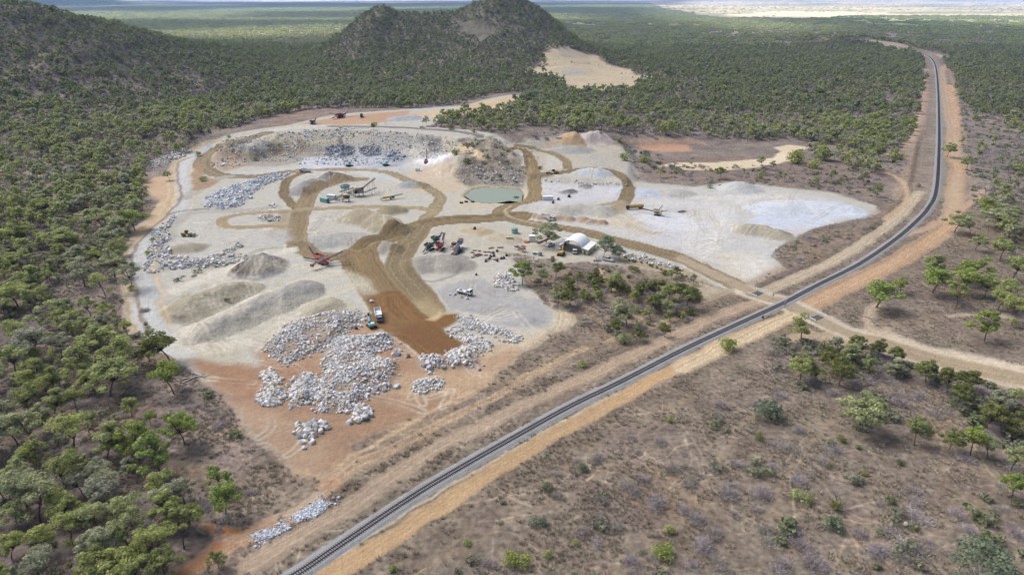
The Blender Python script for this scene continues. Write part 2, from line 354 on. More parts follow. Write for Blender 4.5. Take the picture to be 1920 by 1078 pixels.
# ------------------------------------------------------------------ ground grid (finer near the camera)
def axis():
    vs = list(np.arange(1560, 1110, -7.0))+list(np.arange(1110, 300, -2.0))
    D = []
    for v in vs: D.append(flat(960, v)[1])
    d = D[-1]
    while d < 30000:
        t = flat(960, 300)[1]
        zc = d*cP+CAMZ*sP; per = zc*zc/(F*CAMZ)         # metres of ground per photo pixel row
        st = 1.9*per
        if d < 700: st = min(st, 2.0)
        elif d < 1650: st = min(st, 5.0)
        elif d < 2600: st = min(st, 14.0)
        d += st; D.append(d)
    return np.array(D)
Dr = axis()
us = np.concatenate([np.arange(-760, -60, 12.0), np.arange(-60, 1981, 2.1), np.arange(1992, 2700, 12.0)])
zc = Dr*cP + CAMZ*sP
GX = (us[None, :]-960)/F*zc[:, None]; GY = np.repeat(Dr[:, None], len(us), 1)
nr, nc = GX.shape
X = GX.ravel(); Y = GY.ravel()
BZ = base_h(X, Y); MH, MI = mound_parts(X, Y)
Z = BZ+MH
dist = np.hypot(X, Y)
def clampn(a): return np.clip(a, 0, 1)
n8 = fbm(X, Y, 14, 4, 61); n2 = fbm(X, Y, 3.2, 3, 63); n60 = fbm(X, Y, 70, 4, 65); n25 = fbm(X, Y, 28, 4, 67)
WX1 = X+fbm(X, Y, 9, 4, 71)*1.1+n2*.3; WY1 = Y+fbm(X, Y, 9, 4, 73)*1.1+n2*.3            # small wander
WX2 = X+fbm(X, Y, 60, 5, 75)*16; WY2 = Y+fbm(X, Y, 60, 5, 77)*16            # large wander
WX3 = X+fbm(X, Y, 700, 5, 79)*190; WY3 = Y+fbm(X, Y, 700, 5, 80)*150      # far country wander
COL = np.zeros((len(X), 3)); LIT = np.ones(len(X)); CLS = np.zeros(len(X), np.int8)
def mixc(a, rgb):
    global COL
    COL = COL*(1-a[:, None]) + (s2l(rgb)*ALB)[None, :]*a[:, None]
def base(rgb): COL[:] = s2l(rgb)*ALB
def poly(pts, rgb, f=1.5, a=1.0, lit=None, big=False, z=None, cls=None, patch=0.0):
    global LIT, COL
    P = gpts(pts); w = (WX3, WY3) if f >= 40 else (WX2, WY2) if big else (WX1, WY1)
    s = spoly(w[0], w[1], P, f*2+2)
    m = clampn(0.5-s/(2*f)); m = m*m*(3-2*m)*a
    if patch: m = m*clampn(.5+patch*n25*2+.3)
    if isinstance(rgb[0], (tuple, list)):
        k = clampn(.5+n25*.9+n8*.5)[:, None]; c = (s2l(rgb[0])*(1-k)+s2l(rgb[1])*k)*ALB
        COL = COL*(1-m[:, None])+c*m[:, None]
    else: mixc(m, rgb)
    if lit is not None: LIT = LIT*(1-m)+lit*m
    if cls is not None: CLS[m > .5] = cls
    return m
_streak_rng = np.random.default_rng(3).random(4096)
def streak(S, L, w, seed=0, wob=0.25):
    t = S/w + fbm(L, L*0+seed*7.1, 40, 2, seed)*wob; q = t*8+seed*31.7; i = np.floor(q).astype(int); f = q-i; f = f*f*(3-2*f)
    r = _streak_rng
    return (r[(i*7+seed) % 4096]*(1-f)+r[((i+1)*7+seed) % 4096]*f)*2-1
_sd = [0]; ROAD, RAILBED, PAD = 1, 2, 3
def line(pts, w, rgb, f=1.2, a=1.0, lit=0.05, st=0.16, cls=None, sm=True, fade=False, warp=True, ends=None, edge=None):
    """a track of half width w metres, with wheel streaks along it"""
    global LIT, COL
    P = gpts(pts)
    if sm: P = smooth_line(P, 6)
    xx, yy = (WX1, WY1) if warp else (X+n2*.25, Y+n2*.25)
    D, S, L = dline(xx, yy, P, w+f*2+1)
    _sd[0] += 1
    m = clampn(0.5-(D-w)/(2*f)); m = m*m*(3-2*m)*a
    if ends:
        tot = L[D < 1e8].max() if (D < 1e8).any() else 1
        m = m*(sstep(0, ends, L)*sstep(0, ends, tot-L))
    if fade: m = m*clampn(.55+n8*.9)
    s = streak(S, L, max(w*.35, 1.0), _sd[0])*st
    if cls == ROAD and w < 12:           # graded windrow along each edge
        e_ = clampn(1-np.abs(D-w-.7)/.75)*.55*(D < 1e8)*clampn(.55+n8)*(CLS == PAD); mixc(e_, (214,206,186)); e_ = clampn(1-np.abs(D-w+.5)/.5)*.5*(D < 1e8)
    c = (s2l(rgb)*ALB)[None, :]*(1+s[:, None]+n8[:, None]*.05)
    if edge is not None:
        e = sstep(w*.45, w*.95, D)[:, None]; c = c*(1-e)+(s2l(edge)*ALB)*e
    COL = COL*(1-m[:, None])+c*m[:, None]
    if cls == ROAD and w < 12: mixc(e_*m*.5, (118,106,84))
    if lit is not None: LIT = LIT*(1-m)+lit*m
    if cls is not None: CLS[m > .55] = cls
    return m
base((146, 134, 122))
# leaf litter under the woods, rockier on the hills
k = clampn(.5+n25*.8); COL = COL*(1-k[:, None])+(s2l((126, 116, 110))*ALB)*k[:, None]
k = clampn(n60*1.2); COL = COL*(1-k[:, None]*.6)+(s2l((162, 148, 131))*ALB)*k[:, None]*.6
k = sstep(9, 40, BZ)*sstep(800, 900, Y); 
hc = s2l((112, 108, 96))*ALB; COL = COL*(1-k[:, None])+hc*(1+n8[:, None]*.2)*k[:, None]
# far country
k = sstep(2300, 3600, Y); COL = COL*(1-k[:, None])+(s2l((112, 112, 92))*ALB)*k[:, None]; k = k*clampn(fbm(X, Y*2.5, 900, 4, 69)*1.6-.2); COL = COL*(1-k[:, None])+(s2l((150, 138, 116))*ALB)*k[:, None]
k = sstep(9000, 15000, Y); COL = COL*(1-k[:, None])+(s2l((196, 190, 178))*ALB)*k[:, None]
FARP = [(1262,20),(1300,28),(1340,35),(1480,36),(1600,31),(1760,31),(1920,33),(2700,36),(2700,-5),(1380,-5),(1200,2)]
poly(FARP, ((184,168,138),(152,146,112)), f=60, lit=.3, big=True)
k = clampn(fbm(X, Y*3.2, 900, 5, 131)*2.2-.1)*(Y > 2500); COL = COL*(1-k[:, None]*.7)+(s2l((104,110,84))*ALB)*k[:, None]*.7
poly([(1370,27),(1480,21),(1640,26),(1560,32),(1440,34),(1350,33)], (188,174,146), f=40, lit=.4, big=True)
poly([(1060,44),(1100,42),(1300,47),(1380,52),(1300,50),(1120,47)], (165,155,140), f=25, big=True)
poly([(1115,14),(1130,10),(1150,11),(1128,16),(1130,28),(1120,28)], (180,168,150), f=20, big=True)
poly([(1580,52),(1660,56),(1760,62),(1920,60),(2500,70),(2500,40),(1920,38),(1700,34),(1500,32)], ((140,150,100),(160,160,115)), f=50, a=.8, big=True)
poly([(1600,75),(1680,80),(1740,95),(1700,95),(1640,84)], (176,158,140), f=8, big=False)
poly([(1650,85),(1720,98),(1760,103),(1800,112),(1760,112),(1720,104)], (186,172,150), f=8)
# far quarry on the flank of the hill
poly([(1022,96),(1050,88),(1085,95),(1120,104),(1140,118),(1165,128),(1185,132),(1190,142),(1240,138),(1262,132),(1230,146),(1200,152),(1190,165),(1120,172),(1060,165),(1040,145),(1000,138),(960,137),(985,132),(1022,126)],
     ((200,184,154),(186,173,146)), f=4, lit=.05, big=True)
poly([(1060,128),(1090,130),(1105,142),(1070,144),(1045,140)], (172,170,165), f=5, a=.7)
poly([(1045,92),(1070,96),(1100,108),(1080,110),(1050,104)], (176,170,158), f=4, a=.6)
for pl in [[(1050,104),(1085,110),(1120,118)], [(1030,125),(1070,122),(1110,130)], [(1040,112),(1060,118),(1100,120)], [(1060,140),(1100,136),(1150,138)]]: line(pl, 2.2, (150,138,122), f=2, a=.7, fade=True)
line([(960,137),(1000,135),(1030,128),(1060,124)], 4, (206,192,162), f=3)
line([(1030,95),(1050,92),(1075,87)], 3, (205,195,180), f=2)
poly([(1225,296),(1420,292),(1600,300),(1700,330),(1640,372),(1440,345),(1260,338),(1200,330)], (132,114,104), f=6, a=.6)
# sandy creek and orange scrape right of the terrace
poly([(1235,312),(1260,305),(1340,305),(1400,300),(1450,296),(1462,284),(1450,276),(1480,272),(1520,276),(1500,284),(1490,300),(1440,312),(1360,320),(1280,318)], ((222,208,182),(208,192,162)), f=1.5, lit=.1)
poly([(1195,272),(1240,268),(1290,272),(1300,284),(1240,286),(1200,280)], (186,150,124), f=3, lit=.2)
poly([(1165,262),(1290,258),(1340,272),(1290,270),(1200,268)], (180,150,125), f=4, a=.7, lit=.4)
# ---- quarry floor as a whole
poly([(252,600),(238,560),(240,520),(235,470),(250,430),(290,395),(330,345),(335,310),(370,280),(440,250),(540,235),(620,215),(760,205),(870,198),(960,178),(985,182),(940,205),(860,220),(800,236),
      (900,246),(960,268),(1010,268),(1100,252),(1150,262),(1180,300),(1190,340),(1300,350),(1380,340),(1440,348),(1560,362),(1640,385),(1655,400),(1600,412),(1520,430),(1480,450),(1440,478),(1470,500),(1500,515),(1440,545),
      (1415,552),(1380,548),(1300,520),(1180,500),(1090,490),(1000,500),(980,520),(1010,560),(1060,600),(1040,625),(990,650),(960,690),(900,720),(860,760),(700,850),(660,890),(620,905),(560,880),(480,830),(420,740),(350,690),(300,650)],
     ((190,186,174),(184,182,172)), f=2.0, lit=.06, cls=PAD)
# orange earth at the near end
poly([(352,665),(430,678),(490,690),(480,655),(560,600),(700,600),(860,640),(1000,650),(930,705),(860,760),(720,840),(650,895),(560,890),(480,830),(420,745)], ((164,134,108),(176,150,124)), f=3, lit=.12)
poly([(360,672),(480,690),(560,690),(620,700),(560,780),(470,760),(400,720)], (158,124,98), f=5, a=.8, lit=.1)
poly([(700,770),(800,740),(900,720),(880,760),(760,800),(690,850),(600,880),(640,820)], (162,128,100), f=5, a=.7, lit=.15)
poly([(640,830),(740,790),(880,745),(960,690),(1020,640),(1100,600),(1160,640),(1040,700),(900,780),(760,850),(660,900)], (150,130,112), f=5, a=.75, lit=.9)
poly([(700,700),(790,700),(900,700),(960,660),(1000,655),(960,700),(880,735),(760,745)], (186,162,132), f=4, a=.7)
# pale worked ground, left
poly([(270,590),(262,500),(300,440),(345,400),(420,385),(520,385),(540,430),(480,470),(560,480),(640,500),(690,540),(640,560),(560,590),(450,660),(370,668),(310,640)], ((190,187,176),(184,182,174)), f=4, a=.8)
poly([(350,668),(300,640),(290,600),(370,640),(450,650),(560,590),(640,560),(690,585),(560,600),(480,650),(430,680)], (182,177,158), f=3, a=.9)
# bare orange strip beside outer road
poly([(268,345),(290,332),(335,328),(342,350),(330,385),(290,420),(262,450),(246,500),(240,480),(246,440),(285,400),(300,375),(272,362)], ((200,178,148),(192,164,132)), f=2.5, lit=.1)
poly([(240,590),(262,640),(285,668),(255,650),(235,610)], (150,140,130), f=3, a=.8)
# pit floor and faces
poly([(395,330),(500,318),(570,310),(640,300),(740,302),(840,300),(870,320),(860,345),(760,345),(640,325),(500,330)], ((188,190,190),(196,194,188)), f=3)
poly([(560,308),(600,292),(660,285),(745,285),(770,300),(740,316),(650,318),(600,316)], ((166,170,174),(180,184,188)), f=4)
poly([(770,285),(845,290),(840,302),(812,312),(778,304)], (226,228,232), f=3)
poly([(770,318),(850,300),(880,335),(860,360),(790,362),(740,350)], (200,180,150), f=5, a=.75)
poly([(440,262),(520,252),(640,244),(700,246),(700,262),(600,270),(500,272)], ((204,194,170),(186,178,160)), f=2, lit=.4)
poly([(700,246),(830,256),(850,285),(780,300),(740,285),(700,275)], ((200,194,180),(180,176,168)), f=2, lit=.4)
poly([(470,275),(560,268),(620,275),(600,298),(520,312),(450,312)], ((172,164,150),(156,148,136)), f=2, lit=.5)
poly([(610,276),(655,272),(662,286),(640,294),(612,290)], (112,112,112), f=1.6, a=.8, lit=.6)
poly([(672,276),(708,272),(714,288),(690,292)], (120,124,130), f=1.6, a=.8, lit=.6)
for pl, c_, f_, a__ in [([(470,262),(560,254),(640,250),(720,252),(700,258),(600,262),(500,268)], (206,196,172), 1.2, .8), ([(610,274),(640,270),(664,274),(662,291),(640,297),(612,293)], (98,101,108), 1.0, .85), ([(670,276),(690,273),(712,277),(716,291),(690,295)], (104,108,116), 1.0, .85),
                     ([(716,284),(745,282),(765,292),(755,304),(728,302)], (142,148,156), 1.5, .8), ([(570,296),(612,294),(650,300),(700,300),(740,306),(690,314),(600,316),(560,308)], (206,210,218), 2, .7), ([(530,262),(545,262),(560,288),(540,292)], (122,108,92), 1.5, .5), ([(500,270),(530,268),(534,288),(505,292)], (138,118,92), 1.5, .7),
                     ([(556,264),(572,262),(578,284),(562,288)], (146,126,98), 1.5, .7), ([(632,243),(638,243),(644,272),(636,272)], (110,84,66), .8, .8), ([(800,258),(828,260),(826,284),(806,284)], (100,94,88), 1.2, .7), ([(832,256),(848,256),(846,290),(834,288)], (206,192,160), 1.0, .8), ([(740,262),(790,264),(790,278),(745,276)], (186,182,174), 1.5, .7)]:
    poly(pl, c_, f=f_, a=a__)
poly([(392,310),(400,292),(440,284),(470,290),(460,312),(420,322)], ((186,158,128),(174,156,136)), f=3, lit=.5)
poly([(855,262),(920,256),(965,285),(990,330),(980,352),(880,352),(850,330),(866,300)], ((136,124,110),(156,146,130)), f=3, lit=.8)
poly([(862,268),(880,272),(905,290),(915,300),(895,300),(870,286),(855,292)], (202,184,148), f=2)
poly([(870,352),(900,346),(965,350),(990,356),(985,380),(975,352),(900,351),(880,362)], (196,180,150), f=1.5)
poly([(860,360),(990,352),(1002,378),(940,392),(850,396)], (194,184,160), f=3, a=.8)
poly([(870,370),(884,356),(905,351),(940,352),(975,355),(981,366),(979,379),(955,382),(920,382),(886,379)], (132,124,104), f=.7)
# upper benches
poly([(560,232),(620,222),(700,212),(770,208),(760,225),(700,232),(620,236)], ((190,160,132),(180,150,124)), f=3, lit=.15)
poly([(760,214),(850,204),(960,181),(985,183),(930,208),(880,214),(800,222)], ((204,188,160),(196,168,136)), f=3, lit=.15)
poly([(500,225),(560,205),(640,205),(640,214),(560,226),(500,240)], (150,130,116), f=4, a=.8, lit=.8)
# terrace with the cones
poly([(985,262),(1030,258),(1090,250),(1150,258),(1180,290),(1195,325),(1160,332),(1060,325),(1000,322),(985,290)], ((186,178,158),(178,174,164)), f=3, a=.9)
poly([(1100,290),(1180,285),(1195,330),(1150,322),(1110,316)], (172,168,158), f=4, a=.6, lit=.3)
poly([(1036,262),(1060,262),(1050,276),(1010,275)], (206,180,150), f=3, a=.8)
poly([(1025,292),(1050,296),(1058,316),(1020,318)], (196,192,182), f=2, a=.8)
# right yard
poly([(1010,342),(1100,345),(1180,352),(1300,352),(1380,345),(1500,362),(1610,384),(1560,410),(1470,460),(1440,500),(1420,530),(1300,480),(1160,440),(1040,420),(975,408),(1000,385)], ((198,198,198),(190,188,182)), f=3, a=.9)
poly([(1390,430),(1430,390),(1500,375),(1580,380),(1612,392),(1590,405),(1540,425),(1480,430)], (196,202,212), f=3)
poly([(1060,388),(1100,384),(1128,388),(1120,400),(1070,400)], (190,196,204), f=2, a=.8)
poly([(1010,345),(1160,350),(1168,370),(1090,378),(1020,386),(1008,370)], (198,197,200), f=2, a=.8)
poly([(1190,400),(1300,400),(1330,425),(1260,440),(1200,420)], (206,210,216), f=4, a=.8)
poly([(1130,395),(1190,410),(1230,440),(1160,430),(1110,410)], (200,188,164), f=5, a=.7)
poly([(1340,470),(1420,480),(1440,500),(1420,530),(1370,520)], (204,196,176), f=5, a=.7)
poly([(1502,455),(1565,425),(1655,407),(1700,397),(1570,470),(1500,515),(1476,490)], (150,136,120), f=4, a=.9, lit=.9)
poly([(1400,540),(1440,500),(1480,505),(1430,548)], (204,196,174), f=3, a=.8)
for a_, b_2, c_ in [((1310,380),(1300,420),(1290,480)), ((1330,370),(1345,420),(1310,490)), ((1370,380),(1350,430),(1330,480)), ((1360,390),(1420,370),(1500,368)), ((1230,360),(1330,372),(1450,362)),
                    ((1360,470),(1400,500),(1420,540)), ((1390,465),(1420,490),(1440,520)), ((1190,370),(1240,380),(1340,380))]:
    line([a_, b_2, c_], 5, (214,212,206), f=3, a=.5, st=.2, ends=20)
# grey hardstand
poly([(815,545),(860,528),(900,522),(960,545),(1010,565),(1036,590),(1030,615),(1000,616),(940,608),(880,590),(840,575)], ((172,171,168),(166,165,162)), f=2.2, lit=.05)
line([(1046,560),(1062,600),(1040,628),(990,650)], 4, (196,182,156), f=2, st=.3)
line([(1030,625),(960,640),(900,660)], 6, (200,184,156), f=4, a=.6, st=.25)
# workshop yard, spoil and scrub edge
poly([(770,430),(870,418),(960,425),(1040,450),(1110,462),(1120,490),(1040,500),(960,482),(900,470),(780,460)], ((190,183,164),(184,178,164)), f=3, a=.8)
poly([(940,470),(1040,488),(1060,500),(1020,545),(985,540),(970,500)], (150,142,130), f=3, lit=.8)
poly([(1105,478),(1150,478),(1300,512),(1340,540),(1250,530),(1150,505)], ((170,168,164),(178,166,146)), f=2, a=.9)
poly([(1140,468),(1170,476),(1290,505),(1340,530),(1300,525),(1160,490)], (168,150,122), f=1.5, a=.8, lit=.4)
poly([(1180,503),(1400,548),(1420,556),(1330,590),(1250,600),(1290,540)], (186,172,146), f=4, a=.8, lit=.3)
# scrub triangle
poly([(1000,520),(1060,500),(1140,500),(1300,530),(1310,590),(1280,620),(1180,640),(1090,600),(1040,570)], ((140,126,108),(166,146,118)), f=4, a=.9, lit=.9)
for pl in [[(1120,505),(1150,540),(1200,560),(1260,560)], [(1120,600),(1160,590),(1240,600),(1300,580)], [(1090,640),(1160,630),(1260,610),(1330,585)]]:
    line(pl, 1.6, (198,176,138), f=1.2, a=.8, fade=True, st=.1)
poly([(1040,620),(1150,600),(1190,640),(1000,720),(940,700)], (146,130,118), f=5, a=.9, lit=1)
for P, d in zip(_rp, ROCKP):
    if not d.get('face') and not d.get('dark'):
        q_ = clampn(.5-spoly(WX1, WY1, P, 5)/3.0); mixc(q_*.5, (158,152,142) if not d.get('blue') else (176,178,180))
# stockpile colours
for i, s in enumerate(STOCK):
    m = (MI == i); 
    if m.any():
        a = np.zeros(len(X)); a[m] = clampn(MH[m]/0.7); c = s2l(s[5])*ALB
        P = _st[i][0]; D, S_, L_ = dline(X, Y, P, _st[i][1]+4)
        v = 1+n2*.05+n8*.07
        COL = COL*(1-a[:, None])+c*v[:, None]*a[:, None]
        LIT = LIT*(1-a)+.12*a
def darktop(i, rgb, lo, hi):
    P, r, h = _st[i]; D, S_, L_ = dline(X, Y, P, r+2); ang = np.arctan2(Y-P[:, 1].mean(), X-P[:, 0].mean())
    q = clampn((sstep(hi, lo, D)*1.7)*(vnoise(ang*11, D*.05, 5)*2.2-.3)); q[MI != i] = 0; mixc(q*.95, rgb)
darktop(2, (84, 72, 66), 7.5, 13); P_, r_, h_ = _st[2]; D_, _a, _b = dline(X, Y, P_, 5); q_ = sstep(3.0, 1.6, D_); q_[MI != 2] = 0; mixc(q_, (150,148,146))
darktop(9, (96, 92, 90), 1, 8)
line([(300,572),(301,588),(318,598),(345,602)], .9, (118,112,104), f=.7, a=.8, st=.05); line([(366,618),(372,632),(395,641),(430,636)], .9, (124,120,114), f=.7, a=.7, st=.05); line([(790,526),(815,528),(850,516),(866,506)], .8, (128,124,118), f=.7, a=.6, st=.05)
# ---- haul roads
DARK = (128, 112, 84); MID = (156, 143, 114); GREY = (176, 174, 162)
line([(560,236),(500,246),(440,260),(395,276),(366,286),(346,303),(338,325),(340,350),(340,370),(324,408),(294,432),(270,455),(258,480),(254,510),(264,535),(268,560),(266,585),(280,610)], 8.5, (196,178,148), f=1.6, a=.8, st=.2)
line([(620,236),(560,239),(500,247),(440,262),(400,277),(370,287),(350,303),(343,325),(345,350),(346,370),(330,408),(300,432),(275,455),(263,480),(260,510),(272,535),(274,560),(270,585),(285,610),(310,640),(350,660)], 5.0, (190,191,187), f=.55, cls=ROAD, st=.14)
line([(500,249),(440,266),(405,280),(384,295),(378,310),(392,322),(425,330),(480,331),(540,323),(570,321)], 6.0, (140,128,104), f=.55, cls=ROAD, st=0.29)
line([(345,372),(380,350),(410,335),(430,331)], 4.6, (172,168,156), f=1.0, cls=ROAD)
line([(620,237),(700,238),(760,240),(850,246),(900,256)], 4.0, (122,116,112), f=1.2, a=.9, cls=ROAD)
line([(560,320),(640,318),(720,322),(760,336),(800,352),(825,370),(815,392),(795,415),(780,440)], 4.2, MID, f=.55, cls=ROAD, st=0.23)
line([(572,322),(545,335),(533,352),(535,368),(548,385),(560,395)], 3.3, (130,114,88), f=.5, cls=ROAD, st=0.29)
line([(680,336),(650,338),(610,348),(585,362),(570,385),(562,410),(555,440),(560,465),(600,480),(640,482),(665,487)], 5.4, (146,130,102), f=.55, cls=ROAD, st=0.26)
line([(560,395),(552,420),(550,450),(560,465)], 3.0, (132,118,92), f=.5, cls=ROAD, st=0.29)
poly([(525,398),(552,395),(552,450),(530,458),(505,445),(500,425),(520,410)], (158,144,116), f=3, a=.75)
poly([(510,435),(540,430),(545,450),(520,460),(505,450)], (180,182,184), f=3, a=.6)
line([(560,393),(640,390),(720,388),(800,392),(812,400)], 3.6, (162,147,118), f=.55, cls=ROAD, st=.14)
line([(540,397),(470,400),(425,408),(418,418),(435,426),(480,425),(530,425)], 3.2, (160,145,114), f=.55, cls=ROAD, st=.14)
line([(500,392),(430,396),(390,396),(350,402),(322,425),(316,450)], 4.0, (170,168,160), f=1.4, a=.8, st=.1)
line([(1010,372),(975,380),(945,392),(940,402),(965,412),(1010,422),(1080,432),(1160,452),(1230,470),(1280,486),(1347,517),(1414,549)], 5.5, (138,122,94), f=.55, cls=ROAD, st=0.34)
line([(960,278),(985,284),(996,305),(1001,330),(1003,355),(998,372),(980,380)], 5.0, (146,128,96), f=.55, cls=ROAD, st=0.29)
line([(1003,328),(1040,325),(1090,318),(1130,318),(1160,328),(1178,345),(1178,362),(1170,378),(1156,392)], 4.4, (132,117,90), f=.55, cls=ROAD, st=0.29)
line([(1165,378),(1130,384),(1110,388),(1085,388)], 3, (160,150,126), f=1.0, cls=ROAD, st=.14)
poly([(1140,384),(1176,380),(1180,392),(1172,402),(1150,402)], (164,152,126), f=2.5, a=.8)
line([(970,275),(1010,282),(1045,292),(1062,303),(1064,316)], 3.6, (146,131,104), f=.55, cls=ROAD, st=0.26)
line([(975,404),(900,410),(830,414),(780,425),(735,444),(700,458),(672,478),(672,500)], 8.0, DARK, f=.55, cls=ROAD, st=0.32)
line([(668,478),(690,510),(715,545),(745,580),(770,610)], 10.0, (136,117,86), f=.7, cls=ROAD, st=0.34)
line([(790,425),(772,450),(757,475),(748,498),(762,525),(788,552),(812,580)], 6.4, (140,126,98), f=.7, cls=ROAD, st=0.32)
poly([(735,570),(800,560),(845,585),(855,600),(820,610),(780,600)], (170,152,118), f=4, a=.8)
line([(725,560),(762,600),(800,635),(830,655)], 8.5, (128,98,64), f=.7, cls=ROAD, st=0.23)
poly([(694,590),(720,580),(760,600),(800,615),(760,628),(720,618),(694,612)], (132,104,70), f=.55, cls=ROAD)
poly([(790,598),(830,592),(858,588),(858,600),(835,615),(800,622),(775,612)], (128,96,60), f=1.4, cls=ROAD)
poly([(745,618),(780,608),(815,622),(845,640),(866,656),(842,666),(815,662),(780,642)], (124,92,62), f=1.2, cls=ROAD)
poly([(796,600),(818,590),(828,582),(826,595),(812,602)], (200,178,138), f=1.2, a=.9)
for pl in [[(300,640),(400,640),(520,590),(640,545),(700,520)], [(320,652),(430,650),(540,598),(640,560)], [(290,560),(330,540),(440,498),(500,478),(560,478)], [(370,630),(460,580),(560,530),(640,505)], [(440,520),(560,500),(660,520),(700,560)]]:
    line(pl, 4.2, (200,194,174), f=2.2, a=.6, st=.22, ends=12)
line([(330,545),(430,505),(500,480),(540,470)], 4.5, (204,200,186), f=.55, cls=ROAD, st=.12)
line([(375,640),(355,620),(420,590),(520,545),(620,510)], 4.5, (202,196,180), f=1.8, a=.8, st=.12)
line([(540,246),(480,256),(430,268),(372,292),(336,306),(334,340),(338,368),(320,396),(290,424),(262,452),(250,478),(246,515),(256,545),(262,590),(280,625)], .9, (138,120,100), f=.7, a=.8, st=.1, lit=.3)
line([(455,262),(420,282),(398,296),(394,312),(410,322)], .8, (138,118,96), f=.8, a=.7, st=.1)
poly([(372,302),(384,330),(410,340),(395,352),(362,358),(358,330)], (168,140,110), f=1.4, a=.85, lit=.4)
line([(318,402),(340,396),(400,390),(440,388)], 1.6, (132,124,110), f=.9, a=.7, st=.1, lit=.5)
line([(1128,448),(1180,466),(1260,488),(1340,522)], .8, (140,132,112), f=.7, a=.8, lit=.5, st=.1); line([(960,386),(946,396),(958,408),(1010,420)], .7, (206,196,170), f=.6, a=.6, st=.1)
# ---- railway corridor
def side(d0, w, rgb, f=1.0, lit=.3, a=1.0, st=.15, lo=-1e9, hi=1e9, cls=None):
    global LIT, COL
    m = clampn(.5-(np.abs(TS-d0)-w)/(2*f)); m = m*m*(3-2*m)*a*((TL > lo) & (TL < hi)); _sd[0] += 1
    s = streak(TS-d0, TL, max(w*.4, 1.2), _sd[0])*st
    c = (s2l(rgb)*ALB)[None, :]*(1+s[:, None]+n8[:, None]*.08)
    COL = COL*(1-m[:, None])+c*m[:, None]; LIT = LIT*(1-m)+lit*m
    if cls is not None: CLS[m > .55] = cls
wx_ = X+n2*.35+n8*.5; wy_ = Y+n2*.35
TD, TS, TL = dline(wx_, wy_, TRACK, 70.0); TS[TD > 1e8] = 1e4      # TS > 0 on the quarry side
side(0, 22, (142,128,114), f=5, lit=1.0, a=.75, st=.10)
side(5.2, 2.2, (146,134,120), f=1.5, lit=.8, a=.8, st=.12)
side(16, 1.9, (112,98,84), f=1.6, lit=1.0, a=.85)
side(20.5, 2.6, (172,150,128), f=2.0, lit=.5, a=.6, st=0.29)
side(-4.0, 1.4, (136,130,114), f=1.0, lit=.9)
side(-13, 2.2, (120,106,92), f=2.2, lit=1.0, a=.7)
side(-19.5, 1.3, (172,152,126), f=1.4, lit=.5, a=.55, st=0.29)
side(0, 2.7, (158,158,156), f=.6, lit=.02, st=.05, cls=RAILBED)
line([(467,1062),(640,958),(774,868),(907,795),(1057,725),(1280,624),(1347,592),(1420,567)], 3.3, (170,150,128), f=2, lit=.25, st=0.29)
line([(560,1110),(640,1065),(740,1007),(790,970),(870,920),(961,864),(1060,806),(1161,748),(1280,683),(1390,628),(1487,590)], 2.9, (190,160,122), f=1.1, lit=.06, st=.14)
line([(640,1042),(790,942),(961,845),(1161,733)], .5, (206,188,160), f=.6, a=.7, lit=.06, st=.05)
line([(1727,360),(1690,402),(1640,440),(1590,475),(1530,505),(1480,527),(1440,545)], 3.2, (186,172,148), f=1.6, st=.25)
line([(1781,160),(1790,220),(1784,290),(1797,311),(1790,360),(1784,413),(1754,443),(1697,480),(1640,512),(1590,535),(1540,560),(1514,574)], 5.5, (188,158,126), f=2.5, a=.9, st=0.29)
line([(1736,130),(1733,187),(1722,240),(1700,275),(1670,290)], 4.5, (180,158,138), f=2.5, a=.8, st=0.29)
line([(1785,120),(1768,130),(1775,200),(1785,240),(1792,300)], 5.0, (182,160,134), f=3, a=.8, st=0.29)
poly([(1785,330),(1800,318),(1806,340),(1803,390),(1790,410),(1770,405),(1776,360)], (184,164,138), f=3, a=.8, lit=.3)
line([(1653,320),(1680,332),(1700,355),(1695,380),(1660,412)], 1.8, (190,165,135), f=1.4, a=.9)
# ---- cross road
line([(1405,546),(1440,558),(1470,567),(1527,594),(1581,620),(1647,643),(1714,662),(1814,684),(1930,708),(2200,745)], 6.5, (206,194,172), f=2.2, st=.1, lit=.15)
line([(1660,640),(1714,662),(1814,684),(1930,708),(2200,745)], 10.5, (206,192,168), f=3.5, a=.9, st=.12, lit=.15)
line([(1280,486),(1347,517),(1414,549),(1440,558),(1470,567),(1527,594),(1581,620),(1647,643),(1714,664),(1814,688),(1930,712),(2200,748)], 3.8, (168,154,130), f=1.2, st=.16, cls=ROAD)
line([(1640,640),(1714,664),(1814,688),(1930,712),(2200,748)], 5.5, (166,150,124), f=1.8, a=.9, st=.16, cls=ROAD)
line([(1487,592),(1440,612),(1380,640),(1320,668),(1280,688)], 4.0, (206,186,154), f=1.8, st=0.29)
line([(1640,570),(1625,600),(1650,622),(1700,600),(1800,592),(1890,592)], 2.5, (192,172,146), f=1.8, a=.7, st=0.29)
poly([(1600,600),(1700,575),(1850,600),(1920,640),(1920,660),(1800,650),(1660,620)], (172,152,132), f=5, a=.6, lit=.8)
poly([(1480,610),(1560,620),(1620,650),(1600,668),(1500,650),(1440,650)], (190,168,138), f=4, a=.7, lit=.4)
line([(1700,440),(1740,425),(1820,380),(1850,350)], 2.4, (190,160,134), f=1.8, a=.8)
poly([(1800,440),(1825,430),(1830,450),(1800,458)], (196,156,128), f=2.5, a=.8)
